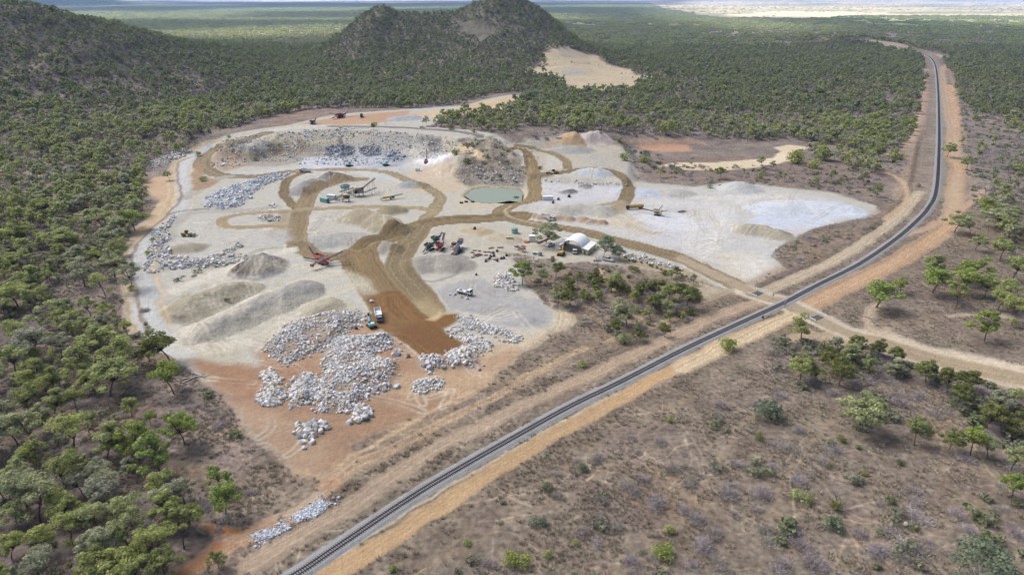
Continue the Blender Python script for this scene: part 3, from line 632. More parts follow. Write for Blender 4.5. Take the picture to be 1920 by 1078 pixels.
# left bush edge, tracks and red scalds
line([(560,890),(600,905),(640,890),(700,860),(800,810),(900,760),(1000,700),(1080,655),(1200,620),(1330,585)], 2.8, (178,154,126), f=2.2, a=.75, st=.35, lit=.5)
line([(640,870),(760,800),(900,725),(1020,690),(1100,655)], 1.6, (186,162,132), f=1.6, a=.7, st=.3, lit=.5)
line([(620,905),(560,960),(480,1000),(420,1030),(340,1078)], 3.0, (184,150,118), f=2, a=.8, st=.3, lit=.3)
line([(380,985),(420,995),(445,1000)], 1.0, (176,122,76), f=.8, st=.1); line([(410,1025),(360,1062),(330,1078)], 1.4, (178,128,92), f=1.0, st=.1)
poly([(540,925),(600,920),(600,950),(500,985),(520,950)], (192,172,148), f=3, a=.8)
for pl in [[(340,700),(380,780),(440,850),(520,900)], [(300,700),(340,750),(420,830)], [(380,840),(430,900),(480,960),(540,980)], [(230,880),(300,930),(390,990)], [(360,740),(420,800),(470,860)]]:
    line(pl, 1.0, (186,166,146), f=1.2, a=.55, fade=True, st=.2, lit=.8)
poly([(330,700),(400,740),(540,900),(590,930),(520,960),(420,900),(360,820)], (158,142,130), f=5, a=.5, lit=1)
poly([(470,830),(530,890),(580,920),(560,930),(500,880)], (98,84,76), f=3, a=.7, lit=1)
poly([(130,540),(200,545),(240,560),(230,600),(150,600)], (168,152,142), f=4, a=.8, lit=.8)
# foot tracks and pale flats in the near scrub
for pl in [[(1280,985),(1330,900),(1370,830),(1390,790),(1440,745)], [(1440,980),(1475,900),(1490,865),(1545,800),(1580,765)], [(1545,800),(1480,790),(1400,770),(1340,740)], [(1680,865),(1730,845),(1760,820),(1770,800)], [(1740,1010),(1800,970),(1850,940),(1860,900)],
           [(1690,980),(1760,970),(1850,960),(1920,950)], [(1765,830),(1770,900),(1740,950)], [(1650,800),(1660,760),(1665,730)], [(1560,810),(1620,820),(1680,800)], [(1100,900),(1200,850),(1280,830)], [(1000,960),(1100,900),(1180,830),(1300,745)], [(780,1078),(900,1010),(980,960)], [(1040,950),(1120,900),(1200,940)]]:
    line(pl, .7, (196,170,138), f=.7, a=.65, st=.1, lit=.5, fade=False)
poly([(1760,860),(1800,850),(1880,900),(1850,960),(1780,940)], (172,152,124), f=5, a=.7)
poly([(1510,760),(1560,770),(1600,805),(1550,800)], (196,178,154), f=3, a=.7); poly([(1765,880),(1800,875),(1820,885),(1780,890)], (204,188,168), f=2, a=.8)
poly([(1700,905),(1790,910),(1850,915),(1780,925)], (160,142,118), f=3, a=.5)
# right of cross road verge
poly([(1480,660),(1600,670),(1700,700),(1780,720),(1700,740),(1560,720),(1460,700)], (150,138,116), f=4, a=.6)
# brush, pale bare soil and game trails through the dry scrub
sc = (LIT > .6)*(Y < 420); w_ = clampn(fbm(X, Y, 7, 4, 201)*2.2-.1)*sc*.55; mixc(w_, (114,98,88)); rw = clampn((X/(Y*cP+CAMZ*sP)+.47)*14); w_ = clampn(fbm(X+90, Y, 5, 4, 203)*2.2-.35)*sc*.6*rw; mixc(w_, (176,162,144)); mixc((1-rw)*sc*.5, (114,103,98)); mixc(rw*sc*.58, (126,114,99)); w_ = clampn(fbm(X, Y+50, 13, 4, 205)*2-.5)*sc*.5; mixc(w_, (120,104,104))
w_ = clampn(fbm(X, Y+150, 22, 4, 207)*2-.6)*sc*.5; mixc(w_, (150,128,100))
rt = np.random.default_rng(78)
for k in range(150):
    u = rt.uniform(640, 1920) if k % 3 else rt.uniform(330, 560); v = rt.uniform(700, 1078); a0 = rt.uniform(0, 6.28); P = [(u, v)]
    for j in range(9): a0 += rt.normal()*.22; P.append((P[-1][0]+math.cos(a0)*26, P[-1][1]+math.sin(a0)*20))
    D, S, L = dline(WX1, WY1, smooth_line(fpts(P), 3), 2); m = clampn(1-D/.42)*.45*sc*clampn(.6+n8); m[D > 1.5] = 0; mixc(m, (196,178,154))
# tyre marks wandering over the pads
rt = np.random.default_rng(77)
for (u0, v0, u1, v1, n) in [(1180,360,1560,500,90),(290,400,560,650,110),(560,390,760,470,30),(780,440,980,520,20),(840,540,1030,610,16),(380,680,560,860,26),(560,300,860,380,18),(700,640,900,760,18),(1010,345,1160,385,10),(250,560,360,660,14)]:
    for k in range(n):
        a0 = rt.uniform(0, 3.14); u = rt.uniform(u0, u1); v = rt.uniform(v0, v1); L_ = rt.uniform(30, 130); cu = rt.uniform(-.5, .5)
        pl = [(u+math.cos(a0+cu*t)*L_*t, v+math.sin(a0+cu*t)*L_*t*.5) for t in (-.5, -.2, .1, .4)]
        P = smooth_line(fpts(pl), 4); D, S, L = dline(X+n2*.2, Y+n2*.2, P, 4); m = clampn(1.4-np.abs(np.abs(S)-1.1)/.5)*clampn(.5+n8)*.42*(CLS == PAD); m[D > 3.5] = 0
        mixc(m, (222,214,198) if rt.random() < .5 else (150,140,118))
m = (LIT > .6); COL[m] *= (1+.10*n8[m]+.08*n2[m])[:, None]
COL *= (1+.05*n25)[:, None]; pd = (LIT < .3)&(Y > 190); COL[pd] *= np.array([1.085, 1.06, 1.035]); COL = np.clip(COL, 0.01, .85)

# ------------------------------------------------------------------ split the sheet into the things it is made of
V = np.stack([X, Y, Z], 1)
ii = np.arange(nr*nc).reshape(nr, nc)
Q = np.stack([ii[:-1, :-1], ii[:-1, 1:], ii[1:, 1:], ii[1:, :-1]], -1).reshape(-1, 4)
fc = CLS[Q[:, 0]].astype(int); fm = MI[Q[:, 0]]
fcls = np.where(fm >= 0, 100+fm, fc)
def sheet(name, sel, mats=(GM,)):
    q = Q[sel]; u_, inv = np.unique(q, return_inverse=True)
    me = mesh_np(name, V[u_], inv.reshape(q.shape), mats)
    a = me.color_attributes.new('soil', 'FLOAT_COLOR', 'POINT')
    c = np.ones((len(u_), 4), np.float32); c[:, :3] = COL[u_]; a.data.foreach_set('color', c.ravel())
    a = me.attributes.new('litter', 'FLOAT', 'POINT'); a.data.foreach_set('value', LIT[u_].astype(np.float32))
    return link(name, me)
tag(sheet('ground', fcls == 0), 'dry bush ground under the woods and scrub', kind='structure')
tag(sheet('quarry_floor', fcls == PAD), 'pale worked floor of the quarry', kind='structure')
tag(sheet('dirt_road', fcls == ROAD), 'brown dirt haul roads', kind='structure')
tag(sheet('railway_embankment', fcls == RAILBED), 'grey ballast bed under the railway', kind='structure')
for i, s in enumerate(STOCK):
    sel = fcls == 100+i
    if sel.sum() < 4: continue
    o = sheet(s[0], sel); tag(o, s[4], 'stockpile', None)
    if i >= 30: o['group'] = 'brown sand heaps in a row'
# water in the pit pond
WM, n_, l_, b_ = new_mat('pond_water', .08, .5); b_.inputs['Base Color'].default_value = (*(s2l((150, 158, 132))*.8), 1)
Pp = gpts([(872,369),(884,356),(905,352),(940,353),(974,356),(980,366),(978,378),(955,382),(920,381),(888,378)])
me = bpy.data.meshes.new('water'); me.from_pydata([(x, y, -0.7) for x, y in Pp], [], [list(range(len(Pp)))]); me.materials.append(WM)
tag(link('water', me), 'still green water in the quarry pond', kind='structure')
# ------------------------------------------------------------------ plants and rocks: shapes
def leaf_mat(name, stops, trans=.42):
    m, n, l, b = new_mat(name, .65, .25)
    oi = n.new('ShaderNodeObjectInfo'); r = n.new('ShaderNodeValToRGB'); r.color_ramp.interpolation = 'LINEAR'
    e = r.color_ramp.elements; e[0].position = stops[0][0]; e[0].color = (*stops[0][1], 1); e[1].position = stops[-1][0]; e[1].color = (*stops[-1][1], 1)
    for p, c in stops[1:-1]: k = e.new(p); k.color = (*c, 1)
    l.new(oi.outputs['Random'], r.inputs[0])
    o, _ = noise_mul(n, l, r.outputs[0], .9, .62, 1.38, 3)
    l.new(o, b.inputs['Base Color'])
    t = n.new('ShaderNodeBsdfTranslucent'); l.new(o, t.inputs['Color']); ms = n.new('ShaderNodeMixShader'); ms.inputs[0].default_value = trans
    out = n['Material Output']; l.new(b.outputs[0], ms.inputs[1]); l.new(t.outputs[0], ms.inputs[2]); l.new(ms.outputs[0], out.inputs['Surface'])
    return m
LEAF = leaf_mat('gum_leaves', [(0, (.31, .335, .13)), (.2, (.46, .49, .175)), (.42, (.40, .44, .17)), (.62, (.44, .465, .235)), (.84, (.44, .455, .29)), (1, (.40, .40, .29))])
DLEAF = leaf_mat('dark_leaves', [(0, (.19, .20, .065)), (.5, (.25, .26, .085)), (1, (.27, .30, .11))])
GLEAF = leaf_mat('grey_twigs', [(0, (.38, .32, .30)), (.5, (.40, .345, .345)), (1, (.39, .35, .29))], 0)
MIXL = leaf_mat('undergrowth_leaves', [(0, (.25, .26, .16)), (.5, (.31, .31, .22)), (1, (.22, .26, .12))])
PLEAF = leaf_mat('pale_leaves', [(0, (.22, .28, .16)), (1, (.25, .29, .20))])
YLEAF = leaf_mat('yellow_green_leaves', [(0, (.38, .43, .11)), (1, (.32, .40, .12))])
FLEAF = leaf_mat('far_leaves_shaded', [(0, (.25, .275, .115)), (.3, (.35, .385, .15)), (.6, (.33, .365, .185)), (1, (.30, .315, .21))])  # darker copy of the gum leaf colours, distant shade put into the colour
BARK = plain('bark', (112, 96, 86), .9, .1, 0, .3, 3)
PBARK = plain('pale_bark', (190, 182, 176), .9, .1, 0, .2, 3)
TUFT = leaf_mat('dry_grass_blades', [(0, (.42, .33, .24)), (.5, (.52, .44, .33)), (.8, (.36, .30, .24)), (1, (.42, .40, .27))], 0)
def rock_mat(name, stops):
    m = leaf_mat(name, stops, 0); b = m.node_tree.nodes['Principled BSDF']; b.inputs['Roughness'].default_value = .85; return m
ROCK = rock_mat('broken_granite', [(0, (.36, .36, .37)), (.3, (.57, .57, .58)), (.6, (.67, .655, .62)), (.84, (.58, .50, .39)), (1, (.46, .47, .51))])
BROCK = rock_mat('blue_granite', [(0, (.36, .39, .43)), (.5, (.56, .60, .65)), (.8, (.70, .71, .72)), (1, (.52, .48, .42))])
FROCK = rock_mat('weathered_rock', [(0, (.34, .31, .27)), (.35, (.58, .52, .43)), (.6, (.66, .63, .57)), (.8, (.54, .43, .29)), (1, (.44, .45, .47))])
DROCK = rock_mat('dark_cliff_rock', [(0, (.22, .23, .26)), (.5, (.32, .34, .38)), (1, (.46, .48, .53))])
class Soup:
    def __init__(s): s.v = []; s.f = []; s.m = []; s.n = 0
    def quads(s, P, mi=0):            # (k,4,3)
        P = np.asarray(P); k = len(P); s.v.append(P.reshape(-1, 3)); s.f.append(np.arange(4*k).reshape(-1, 4)+s.n); s.m.append(np.full(k, mi)); s.n += 4*k
    def tube(s, pts, rad, sides=5, mi=0):
        pts = [np.array(p, float) for p in pts]; ring = []
        for i, p in enumerate(pts):
            d = pts[min(i+1, len(pts)-1)]-pts[max(i-1, 0)]; d /= np.linalg.norm(d)+1e-9
            a = np.cross(d, [0.3, 0.1, 1.0] if abs(d[2]) < .9 else [1, 0, 0]); a /= np.linalg.norm(a); b = np.cross(d, a)
            t = np.arange(sides)/sides*2*np.pi; ring.append(p+rad[i]*(np.cos(t)[:, None]*a+np.sin(t)[:, None]*b))
        base_ = s.n; s.v.append(np.vstack(ring)); F_ = []
        for i in range(len(pts)-1):
            for j in range(sides):
                k = (j+1) % sides; F_.append([base_+i*sides+j, base_+i*sides+k, base_+(i+1)*sides+k, base_+(i+1)*sides+j])
        s.f.append(np.array(F_)); s.m.append(np.full(len(F_), mi)); s.n += sides*len(pts)
    def mesh(s, name, mats, smooth=False):
        me = mesh_np(name, np.vstack(s.v), np.vstack(s.f), mats, smooth)
        me.polygons.foreach_set('material_index', np.concatenate(s.m).astype(np.int32)); return me
def leaves(rng, cen, rad, k, size, flat_=.62, up=.25):
    """k leaf sprays over an oval clump"""
    d = rng.normal(size=(k, 3)); d[:, 2] += up; d /= np.linalg.norm(d, axis=1)[:, None]
    r = rad*(.72+.42*rng.random(k)); r *= np.where(rng.random(k) < .2, .55, 1)
    p = cen+d*r[:, None]*np.array([1, 1, flat_])
    nrm = d+rng.normal(size=(k, 3))*.45; nrm /= np.linalg.norm(nrm, axis=1)[:, None]
    a = np.cross(nrm, rng.normal(size=(k, 3))); a /= np.linalg.norm(a, axis=1)[:, None]; b = np.cross(nrm, a)
    sz = size*(.6+.8*rng.random(k))[:, None]; e = (.55+.6*rng.random(k))[:, None]
    return np.stack([p-a*sz-b*sz*e*.5, p+a*sz*.7-b*sz*e, p+a*sz+b*sz*e*.6, p-a*sz*.6+b*sz*e], 1)
def gum(seed, H=9.0, clumps=14, k=70, ls=.30, spread=.36, dense=1.0, trunk_h=.42, limbs=True):
    """returns crown soup and trunk soup, base at the origin"""
    rng = np.random.default_rng(seed); cr = Soup(); tr = Soup()
    lean = rng.normal(size=2)*.06*H; top = np.array([lean[0], lean[1], H*trunk_h])
    sides = 5 if limbs else 3
    mid = np.array([lean[0]*.3+rng.normal()*.1, lean[1]*.3, H*trunk_h*.5])
    tr.tube([(0, 0, -.3), mid, top], [H*.020, H*.016, H*.013], sides)
    off = rng.normal(size=2)*.06*H; gap = rng.random()*6.28
    for i in range(clumps):
        a = i*2.399+rng.random()*.7; rr = spread*H*math.sqrt((i+.6)/clumps)*(.8+.35*rng.random())
        z = H*(.92-.36*(rr/(spread*H))**1.6+rng.normal()*.07)
        if rng.random() < .33: z -= (.10+.14*rng.random())*H
        if rng.random() < .12: rr *= 1.3
        rr *= 1-.35*max(0, math.cos(a-gap))
        c = np.array([lean[0]*1.5+off[0]+math.cos(a)*rr, lean[1]*1.5+off[1]+math.sin(a)*rr, z])
        cr.quads(leaves(rng, c, H*(.10+.055*rng.random())*dense, k, ls))
        if limbs or i < 3:
            m_ = (top+c)/2+np.array([0, 0, -.04*H]); tr.tube([top-np.array([0, 0, .06*H*rng.random()]), m_, c], [H*.010, H*.007, H*.002], 4 if limbs else 3)
    return cr, tr
def bare(seed, H=8.0, n=9, twigs=60):
    rng = np.random.default_rng(seed); tr = Soup(); cr = Soup(); top = np.array([rng.normal()*.3, rng.normal()*.3, H*.4])
    tr.tube([(0, 0, -.3), top*.5+[.1, .1, 0], top], [.20, .16, .13], 5)
    for i in range(n):
        a = i*2.4+rng.random(); L = H*(.35+.2*rng.random()); d = np.array([math.cos(a)*.55, math.sin(a)*.55, .8])
        e = top+d*L; m_ = top+d*L*.5+rng.normal(size=3)*.25; tr.tube([top-[0, 0, rng.random()*.8], m_, e], [.10, .065, .02], 4)
        for j in range(3):
            q = m_*(1-j/3)+e*(j/3); f = q+rng.normal(size=3)*[.9, .9, .5]+[0, 0, .5]; tr.tube([q, f], [.04, .012], 3)
        k = max(1, twigs//n); p = np.repeat(e[None], k, 0)*.5+m_*.5+rng.normal(size=(k, 3))*[.8, .8, .7]; w = rng.normal(size=(k, 3)); w /= np.linalg.norm(w, axis=1)[:, None]; w[:, 2] = abs(w[:, 2]); s_ = np.cross(w, rng.normal(size=(k, 3))); s_ /= np.linalg.norm(s_, axis=1)[:, None]
        L2 = .5; cr.quads(np.stack([p-s_*.04, p+s_*.04, p+w*L2+s_*.02, p+w*L2-s_*.02], 1))
    return cr, tr
def bush(seed, R=1.5, k=520, ls=.11, hz=.8, lumps=5):
    rng = np.random.default_rng(seed); cr = Soup(); tr = Soup()
    for i in range(lumps):
        c = np.array([rng.normal()*R*.4, rng.normal()*R*.4, R*hz*(.5+.3*rng.random())])
        cr.quads(leaves(rng, c, R*(.5+.2*rng.random()), k//lumps, ls, .9, .5))
    for i in range(5):
        a = rng.random()*6.28; tr.tube([(0, 0, -.1), (math.cos(a)*R*.4, math.sin(a)*R*.4, R*hz*.7)], [.06, .02], 3)
    return cr, tr
def twig_bush(seed, R=1.6, k=1200, w=.013):
    rng = np.random.default_rng(seed); cr = Soup(); P = []
    for j in range(5):
        c = rng.normal(size=2)*R*.38; r_ = R*(.45+.3*rng.random()); n = k//5
        d = rng.normal(size=(n, 3)); d /= np.linalg.norm(d, axis=1)[:, None]; d[:, 2] = abs(d[:, 2]); q = d*(r_*rng.random(n)**.45)[:, None]; q[:, 2] *= .95; q[:, :2] += c; P.append(q)
    p = np.vstack(P); n = len(p); d = rng.normal(size=(n, 3))+p*.35; d[:, 2] = abs(d[:, 2])+.2; d /= np.linalg.norm(d, axis=1)[:, None]; s_ = np.cross(d, rng.normal(size=(n, 3))); s_ /= np.linalg.norm(s_, axis=1)[:, None]; L = (.10+.16*rng.random(n))[:, None]*R
    cr.quads(np.stack([p-s_*w, p+s_*w, p+d*L+s_*w*.7, p+d*L-s_*w*.7], 1)); return cr
def rock_mesh(seed, mat):
    rng = np.random.default_rng(seed); bm = bmesh.new(); s = np.array([1, .92, .85])*(.9+.2*rng.random(3))
    P = rng.normal(size=(20, 3)); P /= np.linalg.norm(P, axis=1)[:, None]; P *= s*.55*(.9+.14*rng.random((20, 1)))
    for p in P: bm.verts.new(p)
    r = bmesh.ops.convex_hull(bm, input=bm.verts); bmesh.ops.delete(bm, geom=[g for g in r['geom_interior'] if isinstance(g, bmesh.types.BMVert)], context='VERTS')
    me = bpy.data.meshes.new('rock_shape'); bm.to_mesh(me); bm.free(); me.materials.append(mat); return me
def stock_coll(name, meshes):
    """shapes kept out of the scene, in a fixed order, for the uncountable masses"""
    c = bpy.data.collections.new(name)
    for i, me in enumerate(meshes):
        o = bpy.data.objects.new('%s_shape_%02d' % (name, i), me); c.objects.link(o)
    return c
def scatter(name, P, rot, scl, idx, coll, label):
    me = bpy.data.meshes.new(name); n = len(P); me.vertices.add(n); me.vertices.foreach_set('co', np.asarray(P, np.float32).ravel())
    a = me.attributes.new('turn', 'FLOAT_VECTOR', 'POINT'); a.data.foreach_set('vector', np.asarray(rot, np.float32).ravel())
    a = me.attributes.new('size', 'FLOAT_VECTOR', 'POINT'); a.data.foreach_set('vector', np.asarray(scl, np.float32).ravel())
    a = me.attributes.new('pick', 'INT', 'POINT'); a.data.foreach_set('value', np.asarray(idx, np.int32))
    o = link(name, me); ng = bpy.data.node_groups.new(name+'_spread', 'GeometryNodeTree')
    ng.interface.new_socket('Geometry', in_out='INPUT', socket_type='NodeSocketGeometry'); ng.interface.new_socket('Geometry', in_out='OUTPUT', socket_type='NodeSocketGeometry')
    N = ng.nodes; L = ng.links; gi = N.new('NodeGroupInput'); go = N.new('NodeGroupOutput'); ip = N.new('GeometryNodeInstanceOnPoints'); ci = N.new('GeometryNodeCollectionInfo')
    ci.inputs['Collection'].default_value = coll; ci.inputs['Separate Children'].default_value = True; ci.inputs['Reset Children'].default_value = True
    def na(nm, t): q = N.new('GeometryNodeInputNamedAttribute'); q.data_type = t; q.inputs[0].default_value = nm; return q.outputs[0]
    e2r = N.new('FunctionNodeEulerToRotation'); L.new(na('turn', 'FLOAT_VECTOR'), e2r.inputs[0])
    L.new(gi.outputs[0], ip.inputs['Points']); L.new(ci.outputs[0], ip.inputs['Instance']); ip.inputs['Pick Instance'].default_value = True
    L.new(na('pick', 'INT'), ip.inputs['Instance Index']); L.new(e2r.outputs[0], ip.inputs['Rotation']); L.new(na('size', 'FLOAT_VECTOR'), ip.inputs['Scale'])
    L.new(ip.outputs[0], go.inputs[0]); md = o.modifiers.new('spread', 'NODES'); md.node_group = ng
    tag(o, label, name.replace('_', ' '), None, 'stuff'); return o

# ------------------------------------------------------------------ quick height lookup from the grid
def zland(x, y):
    x = np.asarray(x, float); y = np.asarray(y, float)
    r = np.interp(y, Dr, np.arange(nr)); u = 960+F*x/(y*cP+CAMZ*sP); c = np.interp(u, us, np.arange(nc))
    r0 = np.clip(r.astype(int), 0, nr-2); c0 = np.clip(c.astype(int), 0, nc-2); fr = np.clip(r-r0, 0, 1); fc_ = np.clip(c-c0, 0, 1); G = Z.reshape(nr, nc)
    return (G[r0, c0]*(1-fr)+G[r0+1, c0]*fr)*(1-fc_)+(G[r0, c0+1]*(1-fr)+G[r0+1, c0+1]*fr)*fc_
def grid_val(A, x, y):
    r = np.interp(y, Dr, np.arange(nr)); u = 960+F*x/(y*cP+CAMZ*sP); c = np.interp(u, us, np.arange(nc))
    return A.reshape(nr, nc)[np.clip(np.round(r).astype(int), 0, nr-1), np.clip(np.round(c).astype(int), 0, nc-1)]

# ------------------------------------------------------------------ where the woods stand (density 0..1, holes win)
WOODS = [
 (1.0, [(-800,60),(-800,1400),(250,1400),(330,1090),(385,1010),(372,930),(335,860),(300,835),(240,800),(215,740),(140,720),(150,660),(240,690),(285,655),(230,600),(120,600),(100,540),(235,520),(232,440),(262,400),(268,380),(290,352),(265,332),(300,302),(370,268),(440,240),(520,215),(600,203),(760,203),(860,196),(960,172),(1000,178),(1240,150),(1500,150),(1742,108),(1690,92),(1500,78),(900,78),(500,40)]),
 (.9, [(500,70),(2800,70),(2800,140),(1790,140),(1742,108),(1500,100),(1000,100)]),
 (.95, [(955,200),(1000,178),(1240,150),(1500,120),(1730,110),(1732,170),(1718,240),(1695,280),(1640,290),(1590,275),(1480,262),(1350,262),(1290,255),(1180,252),(1060,246),(985,236)]),
 (.75, [(745,216),(780,210),(860,215),(960,200),(985,225),(960,248),(900,248),(840,240),(770,236)]),
 (.95, [(1790,115),(2800,90),(2800,300),(2100,300),(1920,245),(1850,225),(1800,200),(1790,150)]),
 (.12, [(1800,200),(2100,300),(2800,300),(2800,420),(1900,400),(1840,380),(1800,300)]),
 (.55, [(1850,360),(2100,330),(2600,350),(2600,600),(2100,560),(1930,580),(1900,470),(1870,420)]),
 (.35, [(1480,272),(1700,290),(1690,330),(1640,330),(1480,300)]),
 (.10, [(1200,330),(1440,312),(1640,330),(1640,370),(1440,342),(1300,350)]),
 (.5, [(1900,820),(2600,800),(2600,1300),(1960,1200)]),
 (.5, [(1500,640),(1600,655),(1720,690),(1660,715),(1540,700),(1490,690)]),
 (.6, [(1730,690),(1830,710),(1930,760),(2000,850),(1900,860),(1800,760)]),
]
HOLES = [(FARP, 10), ([(1022,96),(1050,88),(1085,95),(1120,104),(1140,118),(1165,128),(1185,132),(1190,142),(1240,138),(1262,132),(1230,146),(1200,152),(1190,165),(1120,172),(1060,165),(1040,145),(1000,138),(960,137),(985,132),(1022,126)], 0),
         ([(500,228),(560,208),(640,205),(640,214),(560,226),(500,242)], 0), ([(740,214),(860,203),(975,178),(985,186),(930,208),(850,216),(760,218)], 0),
         ([(960,236),(1060,246),(1180,252),(1350,262),(1480,264),(1480,300),(1000,262)], 0), ([(1060,46),(1300,48),(1380,52),(1300,50)], 4), ([(1590,74),(1680,80),(1760,100),(1800,112),(1760,112),(1700,97),(1640,84)], 2)]
_wp = [(d, gpts(p)) for d, p in WOODS]; _hp = [gpts(p) for p, _ in HOLES]
_olive = gpts([(1480,36),(1600,33),(1760,33),(1920,35),(2700,38),(2700,60),(1920,56),(1760,52),(1600,44),(1480,42)])
def wood_density(x, y):
    wx = x+fbm(x, y, 26, 3, 81)*6; wy = y+fbm(x, y, 26, 3, 83)*6
    d = np.zeros(x.shape)
    for q, P in _wp: d = np.where(spoly(wx, wy, P, 5) < 0, np.maximum(d, q), d)
    d = np.where(y > 2000, np.maximum(d, .9), d)
    for P in _hp[1:]: d = np.where(spoly(wx, wy, P, 5) < 0, 0, d)
    fx_ = x+fbm(x, y, 700, 5, 79)*190; fy_ = y+fbm(x, y, 700, 5, 80)*150; far = spoly(fx_, fy_, _hp[0], 10) < 0; d = np.where(spoly(fx_, fy_, _olive, 10) < 0, d*np.clip(.45+.8*fbm(x, y*2, 300, 3, 127), .1, .9), d); d = np.where(far, .10*np.clip(fbm(x, y*2, 500, 3, 121)*3, 0, 1), d)
    d = np.where(y > 9500, 0, d)
    lit = grid_val(LIT, x, y); d = np.where((lit < .3) & (y < 1000), 0, d)
    D, _, _ = dline(x, y, TRACK, 18); d = np.where(D < 17, 0, d)
    return d
def jitter(x0, x1, y0, y1, sp, rng):
    gx, gy = np.meshgrid(np.arange(x0, x1, sp), np.arange(y0, y1, sp)); gx = gx+(rng.random(gx.shape)-.5)*sp*.95; gy = gy+(rng.random(gy.shape)-.5)*sp*.95
    return gx.ravel(), gy.ravel()
def in_view(x, y, m=350):
    u, v = project(x, y, 0); return (u > -m) & (u < 1920+m) & (v < 1078+m)

# ------------------------------------------------------------------ shapes of each kind
NV = 10
form = [(17, .34, .92), (21, .37, .92), (25, .40, .9), (14, .30, 1.0), (20, .36, .85), (24, .42, .8), (10, .26, .95), (13, .38, .85), (28, .33, .82), (8, .32, 1.15)]
gum_near = [gum(100+i, 9.0, form[i][0], 190, .155, form[i][1], form[i][2]) for i in range(NV)]
gum_mid = [gum(200+i, 9.0, 13, 48, .33, .35, 1.02, .45, False) for i in range(5)]
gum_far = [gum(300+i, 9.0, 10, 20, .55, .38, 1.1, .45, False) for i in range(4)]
def join2(c, t, mats, name):
    s = Soup(); n0 = 0
    for q, mi in ((c, 0), (t, 1)):
        for v, f in zip(q.v, q.f): pass
        s.v += q.v; s.f += [f+n0 for f in q.f]; s.m += [np.full(len(f), mi) for f in q.f]; n0 += q.n
    s.n = n0; return s.mesh(name, mats)
def grove(seed, n=11, R=19):
    rng = np.random.default_rng(seed); s = Soup()
    for i in range(n):
        a = i*2.4; r = R*math.sqrt((i+.5)/n); h = 6.5+3*rng.random()
        for j in range(5):
            c = np.array([math.cos(a)*r+rng.normal()*1.8, math.sin(a)*r+rng.normal()*1.8, h*(.55+.35*rng.random())]); s.quads(leaves(rng, c, 1.7+rng.random(), 6, 1.3))
    return s
crown_me = [c.mesh('gum_crown', [LEAF]) for c, t in gum_near]; trunk_me = [t.mesh('gum_trunk', [BARK]) for c, t in gum_near]
dcrown_me = [c.mesh('dark_crown', [DLEAF]) for c, t in gum_near[:3]]
ycrown_me = [c.mesh('bright_crown', [YLEAF]) for c, t in gum_near[3:6]]
pale_pair = [gum(400+i, 8.0, 22, 150, .12, .40, 1.0, .3) for i in range(2)]
pcrown_me = [c.mesh('pale_crown', [PLEAF]) for c, t in pale_pair]; ptrunk_me = [t.mesh('pale_trunk', [PBARK]) for c, t in pale_pair]
bare_pair = [bare(500+i) for i in range(3)]
bushes = [bush(600+i) for i in range(4)]
bush_lo = [bush(650+i, 1.5, 130, .21, .8, 4) for i in range(4)]
bush_me = {'m': [c.mesh('bush_leaves', [MIXL]) for c, t in bush_lo], 'g': [c.mesh('bush_leaves', [LEAF]) for c, t in bushes], 'd': [c.mesh('bush_leaves', [DLEAF]) for c, t in bushes], 'y': [c.mesh('bush_leaves', [YLEAF]) for c, t in bushes], 'p': [c.mesh('bush_leaves', [PLEAF]) for c, t in bushes]}
bstem_me = [t.mesh('bush_stems', [BARK]) for c, t in bushes]
twig_me = [twig_bush(700+i).mesh('twig_bush', [GLEAF]) for i in range(4)]
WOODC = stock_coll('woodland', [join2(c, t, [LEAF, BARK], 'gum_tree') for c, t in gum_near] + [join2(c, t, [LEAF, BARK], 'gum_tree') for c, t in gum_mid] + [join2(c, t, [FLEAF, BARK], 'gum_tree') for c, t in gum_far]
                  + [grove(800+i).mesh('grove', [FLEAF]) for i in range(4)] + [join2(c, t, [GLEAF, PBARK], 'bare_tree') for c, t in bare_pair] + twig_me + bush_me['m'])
iN, iM, iF, iG, iB, iT, iL = 0, NV, NV+5, NV+9, NV+13, NV+16, NV+20

